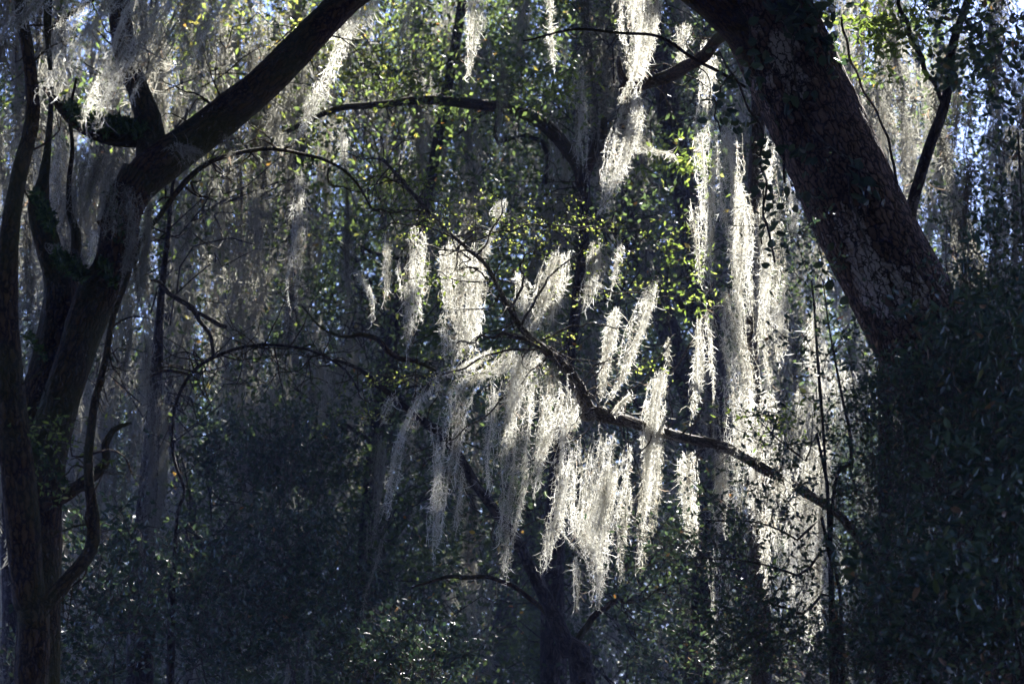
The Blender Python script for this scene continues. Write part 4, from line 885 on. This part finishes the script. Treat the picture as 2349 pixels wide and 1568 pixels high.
# ------------------------------------------------------------------ thicket on the right, undergrowth
def shrub(name, label, cat, group, base, blobs, leafL, ratio, mat, seed, Y, dY=.5, tint=(.4, .25), stemr=.008, fine=True, stems=None, twr=.0018):
    g = rs(seed)
    foot = at(base, 1500, Y); foot[2] = 0
    t = thing(name, foot, label, cat, group)
    tw, lf, sh = MB(), MB(), MB()
    if stems:
        for sp in stems:
            st = MB()
            P = [at(a, b, Y) for a, b, _ in sp]; P = [np.array([P[0][0], Y, 0])] + P
            tube(st, P, [sp[0][2] * 1.1 * mpp(Y)] + [c * mpp(Y) for _, _, c in sp], 8, .05, .03, seed, wob=.004)
            st.build('stem', M_TWIG, t, smooth=True)
    else:
        st = MB(); nb = blobs[len(blobs) // 2]
        tp = at(nb[0], nb[1], Y)
        tube(st, [foot, foot * .5 + tp * .5 + [.1, 0, 0], tp], [stemr * 1.6, stemr * 1.2, stemr * .5], 8, .06, .03, seed, wob=.02)
        st.build('stem', M_TWIG, t, smooth=True)
    for (cx, cy, rx, ry, n) in blobs:
        for k in range(n):
            a = g.uniform(0, 6.28); q = math.sqrt(g.uniform())
            p = at(cx + rx * q * math.cos(a), cy + ry * q * math.sin(a), Y + g.normal() * dY * .5)
            d = unit(p - (foot + [0, 0, p[2] * .75])) + g.normal(size=3) * [.9, .6, .35]
            sprig(tw, lf, p, d, g.uniform(.12, .38), g, leafL, leafL * ratio, int(g.uniform(12, 24)), tint=tint, fine=fine, r=twr, sub=4)
        for k in range(int(n * .35)):
            a = g.uniform(0, 6.28); q = math.sqrt(g.uniform())
            p = at(cx + rx * q * math.cos(a), cy + ry * q * math.sin(a), Y - .15 + g.normal() * dY * .5)
            d = unit(g.normal(size=3) * [1, .5, .8]); l = g.uniform(.15, .5); e = g.normal(size=3) * .06
            tube(tw, [p, p + d * l * .5 + e, p + d * l - [0, 0, .1 * l]], [.0016, .0013, .0007], 3, .05, 0, 1, wob=.006)
            # shreds of dead moss caught in the twigs
            if False:
                m = 14; q0 = p + d * l * g.uniform(0, 1, (m, 1)) + g.normal(size=(m, 3)) * .01
                dr = unit(g.normal(size=(m, 3)) * [.6, .6, .3] + [0, 0, -.8]); l2 = g.uniform(.02, .06, (m, 1))
                ribbons(sh, np.stack([q0, q0 + dr * l2 * .5 + g.normal(size=(m, 3)) * .006, q0 + dr * l2 + g.normal(size=(m, 3)) * .008], 1), .003 * np.ones((m, 1)) * np.ones((1, 3)), .5, g)
    tw.build('twigs', M_DEAD, t, smooth=True); lf.build('foliage', mat, t)
    if sh.v: sh.build('moss_shreds', M_MOSSBG, t)
    return t
GS = 'shrubs of the right side thicket'
shrub('sapling', 'tall twiggy sapling with upright stems in front of the glowing moss sheet', 'sapling', GS, 1915,
      [(1860, 800, 60, 60, 9), (1930, 1000, 90, 70, 16), (1790, 1010, 90, 60, 14), (1830, 1120, 90, 50, 7), (1740, 1200, 110, 50, 20), (1640, 1270, 110, 30, 20), (1560, 1268, 60, 14, 10), (1690, 1380, 100, 90, 26), (1840, 1330, 50, 80, 3), (1970, 1200, 60, 120, 34), (1960, 900, 60, 60, 10), (1880, 640, 40, 60, 6), (1850, 560, 30, 50, 4)],
      .026, .45, M_DARKLEAF, 501, 10.2, .7, stems=[[(1925, 1560, 6), (1912, 1400, 5), (1900, 1200, 4), (1890, 1050, 3), (1882, 900, 4), (1872, 740, 3), (1862, 640, 2)], [(1905, 1300, 4), (1830, 1240, 3), (1740, 1200, 2), (1620, 1190, 1.5)], [(1896, 1110, 4), (1850, 1060, 3), (1790, 1010, 2), (1740, 960, 1.2)], [(1925, 1460, 4), (1840, 1410, 3), (1760, 1380, 2), (1700, 1350, 1.2)],
                                                            [(1905, 1250, 4), (1950, 1050, 4), (1930, 900, 3), (1905, 760, 2), (1888, 640, 1.5)], [(1925, 1360, 4), (1830, 1320, 3), (1720, 1290, 2), (1560, 1275, 1.2)]])
labs = ['small leaved bush filling the middle of the thicket', 'dense bush under the great trunk', 'bush with long pale leaves right of the great trunk base', 'dark bush along the bottom right corner', 'low bush at the bottom of the thicket', 'bush crowding the right edge halfway up', 'overhanging bough of dark leaves near the upper right corner', 'thin bush left of the bottom thicket', 'broad leaved bush low on the right']
specs = [(2050, [(2065, 1130, 100, 110, 90), (2080, 1010, 110, 60, 60), (2150, 1180, 120, 100, 90)], .024, .5, 9.9, .8), (2150, [(2150, 930, 110, 50, 56), (2250, 860, 90, 60, 50), (2250, 960, 120, 80, 90), (2070, 920, 50, 24, 14)], .030, .42, 9.3, .6),
         (2280, [(2240, 800, 70, 50, 16), (2290, 880, 80, 80, 30), (2325, 720, 40, 90, 20)], .056, .3, 8.7, .5), (2250, [(2230, 1480, 140, 120, 120), (2120, 1520, 120, 80, 80)], .030, .5, 9.0, .7), (2000, [(2020, 1470, 80, 90, 76), (1850, 1545, 130, 26, 34), (2060, 1350, 80, 100, 76)], .023, .5, 9.7, .8),
         (2330, [(2300, 580, 60, 100, 34), (2240, 660, 60, 40, 20), (2325, 420, 40, 80, 14)], .028, .5, 9.4, .7), (2340, [(2290, 140, 60, 110, 22), (2200, 190, 60, 26, 9), (2325, 300, 36, 80, 10), (2250, 60, 50, 40, 7)], .036, .55, 9.0, .6), (1680, [(1660, 1500, 110, 70, 60), (1750, 1460, 90, 70, 50)], .024, .5, 10.3, .6),
         (2200, [(2170, 1400, 150, 130, 60), (2290, 1200, 80, 110, 40), (2290, 1060, 80, 80, 30)], .052, .42, 8.7, .6)]
for i, (b, bl, L, rt, Y, dY) in enumerate(specs):
    shrub('thicket_shrub', labs[i], 'shrub', GS, b, bl, L, rt, M_DARKLEAF, 520 + i, Y, dY, tint=(.4, .28), twr=.0016)
# tangled leafless vine
g = rs(61)
t = thing('tangled_vine', at(2260, 1300, 8.4), 'bare looping grey vine tangled low at the right side', 'vine')
mb = MB()
for k, path in enumerate([[(2348, 1090), (2330, 1160), (2300, 1170), (2262, 1150), (2230, 1175), (2200, 1230), (2170, 1290), (2160, 1370)], [(2349, 1180), (2320, 1175), (2280, 1160), (2240, 1200), (2215, 1280), (2190, 1370)], [(2320, 700), (2312, 900), (2300, 1100), (2290, 1300), (2285, 1560)], [(2340, 900), (2322, 1100), (2330, 1240)],
                          [(2160, 1370), (2140, 1400), (2150, 1440), (2180, 1445), (2200, 1420), (2185, 1390), (2160, 1400)], [(2190, 1560), (2200, 1500), (2250, 1450), (2262, 1380)], [(2100, 1090), (2160, 1130), (2230, 1120)], [(2349, 640), (2280, 690), (2200, 720)], [(1980, 560), (2020, 700), (2010, 860)], [(2170, 500), (2180, 700), (2190, 900)], [(2060, 1500), (2100, 1420), (2120, 1340)]]):
    tube(mb, [at(a, b, 8.5 + .1 * math.sin(k)) for a, b in path], [.0022] * len(path), 5, .02, .05, k, wob=.008)
mb.build('stem', M_TWIG, t, smooth=True)

# bushes of the understory at left and centre bottom
GU = 'shaded bushes of the understory'
for i, (b, bl, Y, lab) in enumerate([(250, [(240, 1250, 70, 60, 30), (260, 1400, 100, 80, 60), (200, 1520, 120, 70, 50)], 13, 'bluish leaved bush beside the slender left trunk'),
                                    (520, [(520, 1450, 160, 110, 150), (450, 1330, 100, 60, 60)], 15, 'bluish leaved bush at the bottom left of centre'),
                                    (700, [(700, 1400, 150, 130, 150), (640, 1260, 110, 70, 80)], 16, 'wide shaded bush between the two low trunks'),
                                    (560, [(560, 1060, 120, 80, 90), (700, 1080, 90, 90, 80)], 17, 'leafy bush under the arching thin branch'),
                                    (900, [(880, 1520, 130, 50, 80), (1000, 1540, 80, 30, 30)], 13.5, 'low blue green bush at the bottom edge'),
                                    (1600, [(1560, 1540, 90, 40, 24)], 15, 'dim bush at the bottom right of the dark trunk')]):
    shrub('understory_bush', lab, 'bush', GU, b, bl, .045, .5, M_DARKLEAF, 600 + i, Y, .8, tint=(.3, .25), fine=False, twr=.003)
print('moss', NM[0], 'meshes', len(bpy.data.objects), 'polys', sum(len(m.polygons) for m in bpy.data.meshes))

# ------------------------------------------------------------------ bluish volume added to lift the dark parts towards navy
def added_haze(density=.0024):
    m, nt, out = newmat('added_blue_veil')
    v = nt.nodes.new('ShaderNodeVolumePrincipled'); v.inputs['Density'].default_value = density
    v.inputs['Color'].default_value = (.42, .52, 1.0, 1); v.inputs['Anisotropy'].default_value = 0.0
    nt.links.new(v.outputs[0], out.inputs['Volume'])
    me = bpy.data.meshes.new('added_haze'); x0, x1, y0, y1, z0, z1 = -420, 420, -420, 440, -1.8, 24
    V = [(x, y, z) for x in (x0, x1) for y in (y0, y1) for z in (z0, z1)]
    me.from_pydata(V, [], [(0, 1, 3, 2), (4, 6, 7, 5), (0, 4, 5, 1), (2, 3, 7, 6), (0, 2, 6, 4), (1, 5, 7, 3)])
    me.materials.append(m)
    o = bpy.data.objects.new('added_haze', me); COL.objects.link(o)
    tag(o, 'thin bluish veil added to tint the shaded wood', 'added_haze', None, 'stuff')
added_haze()
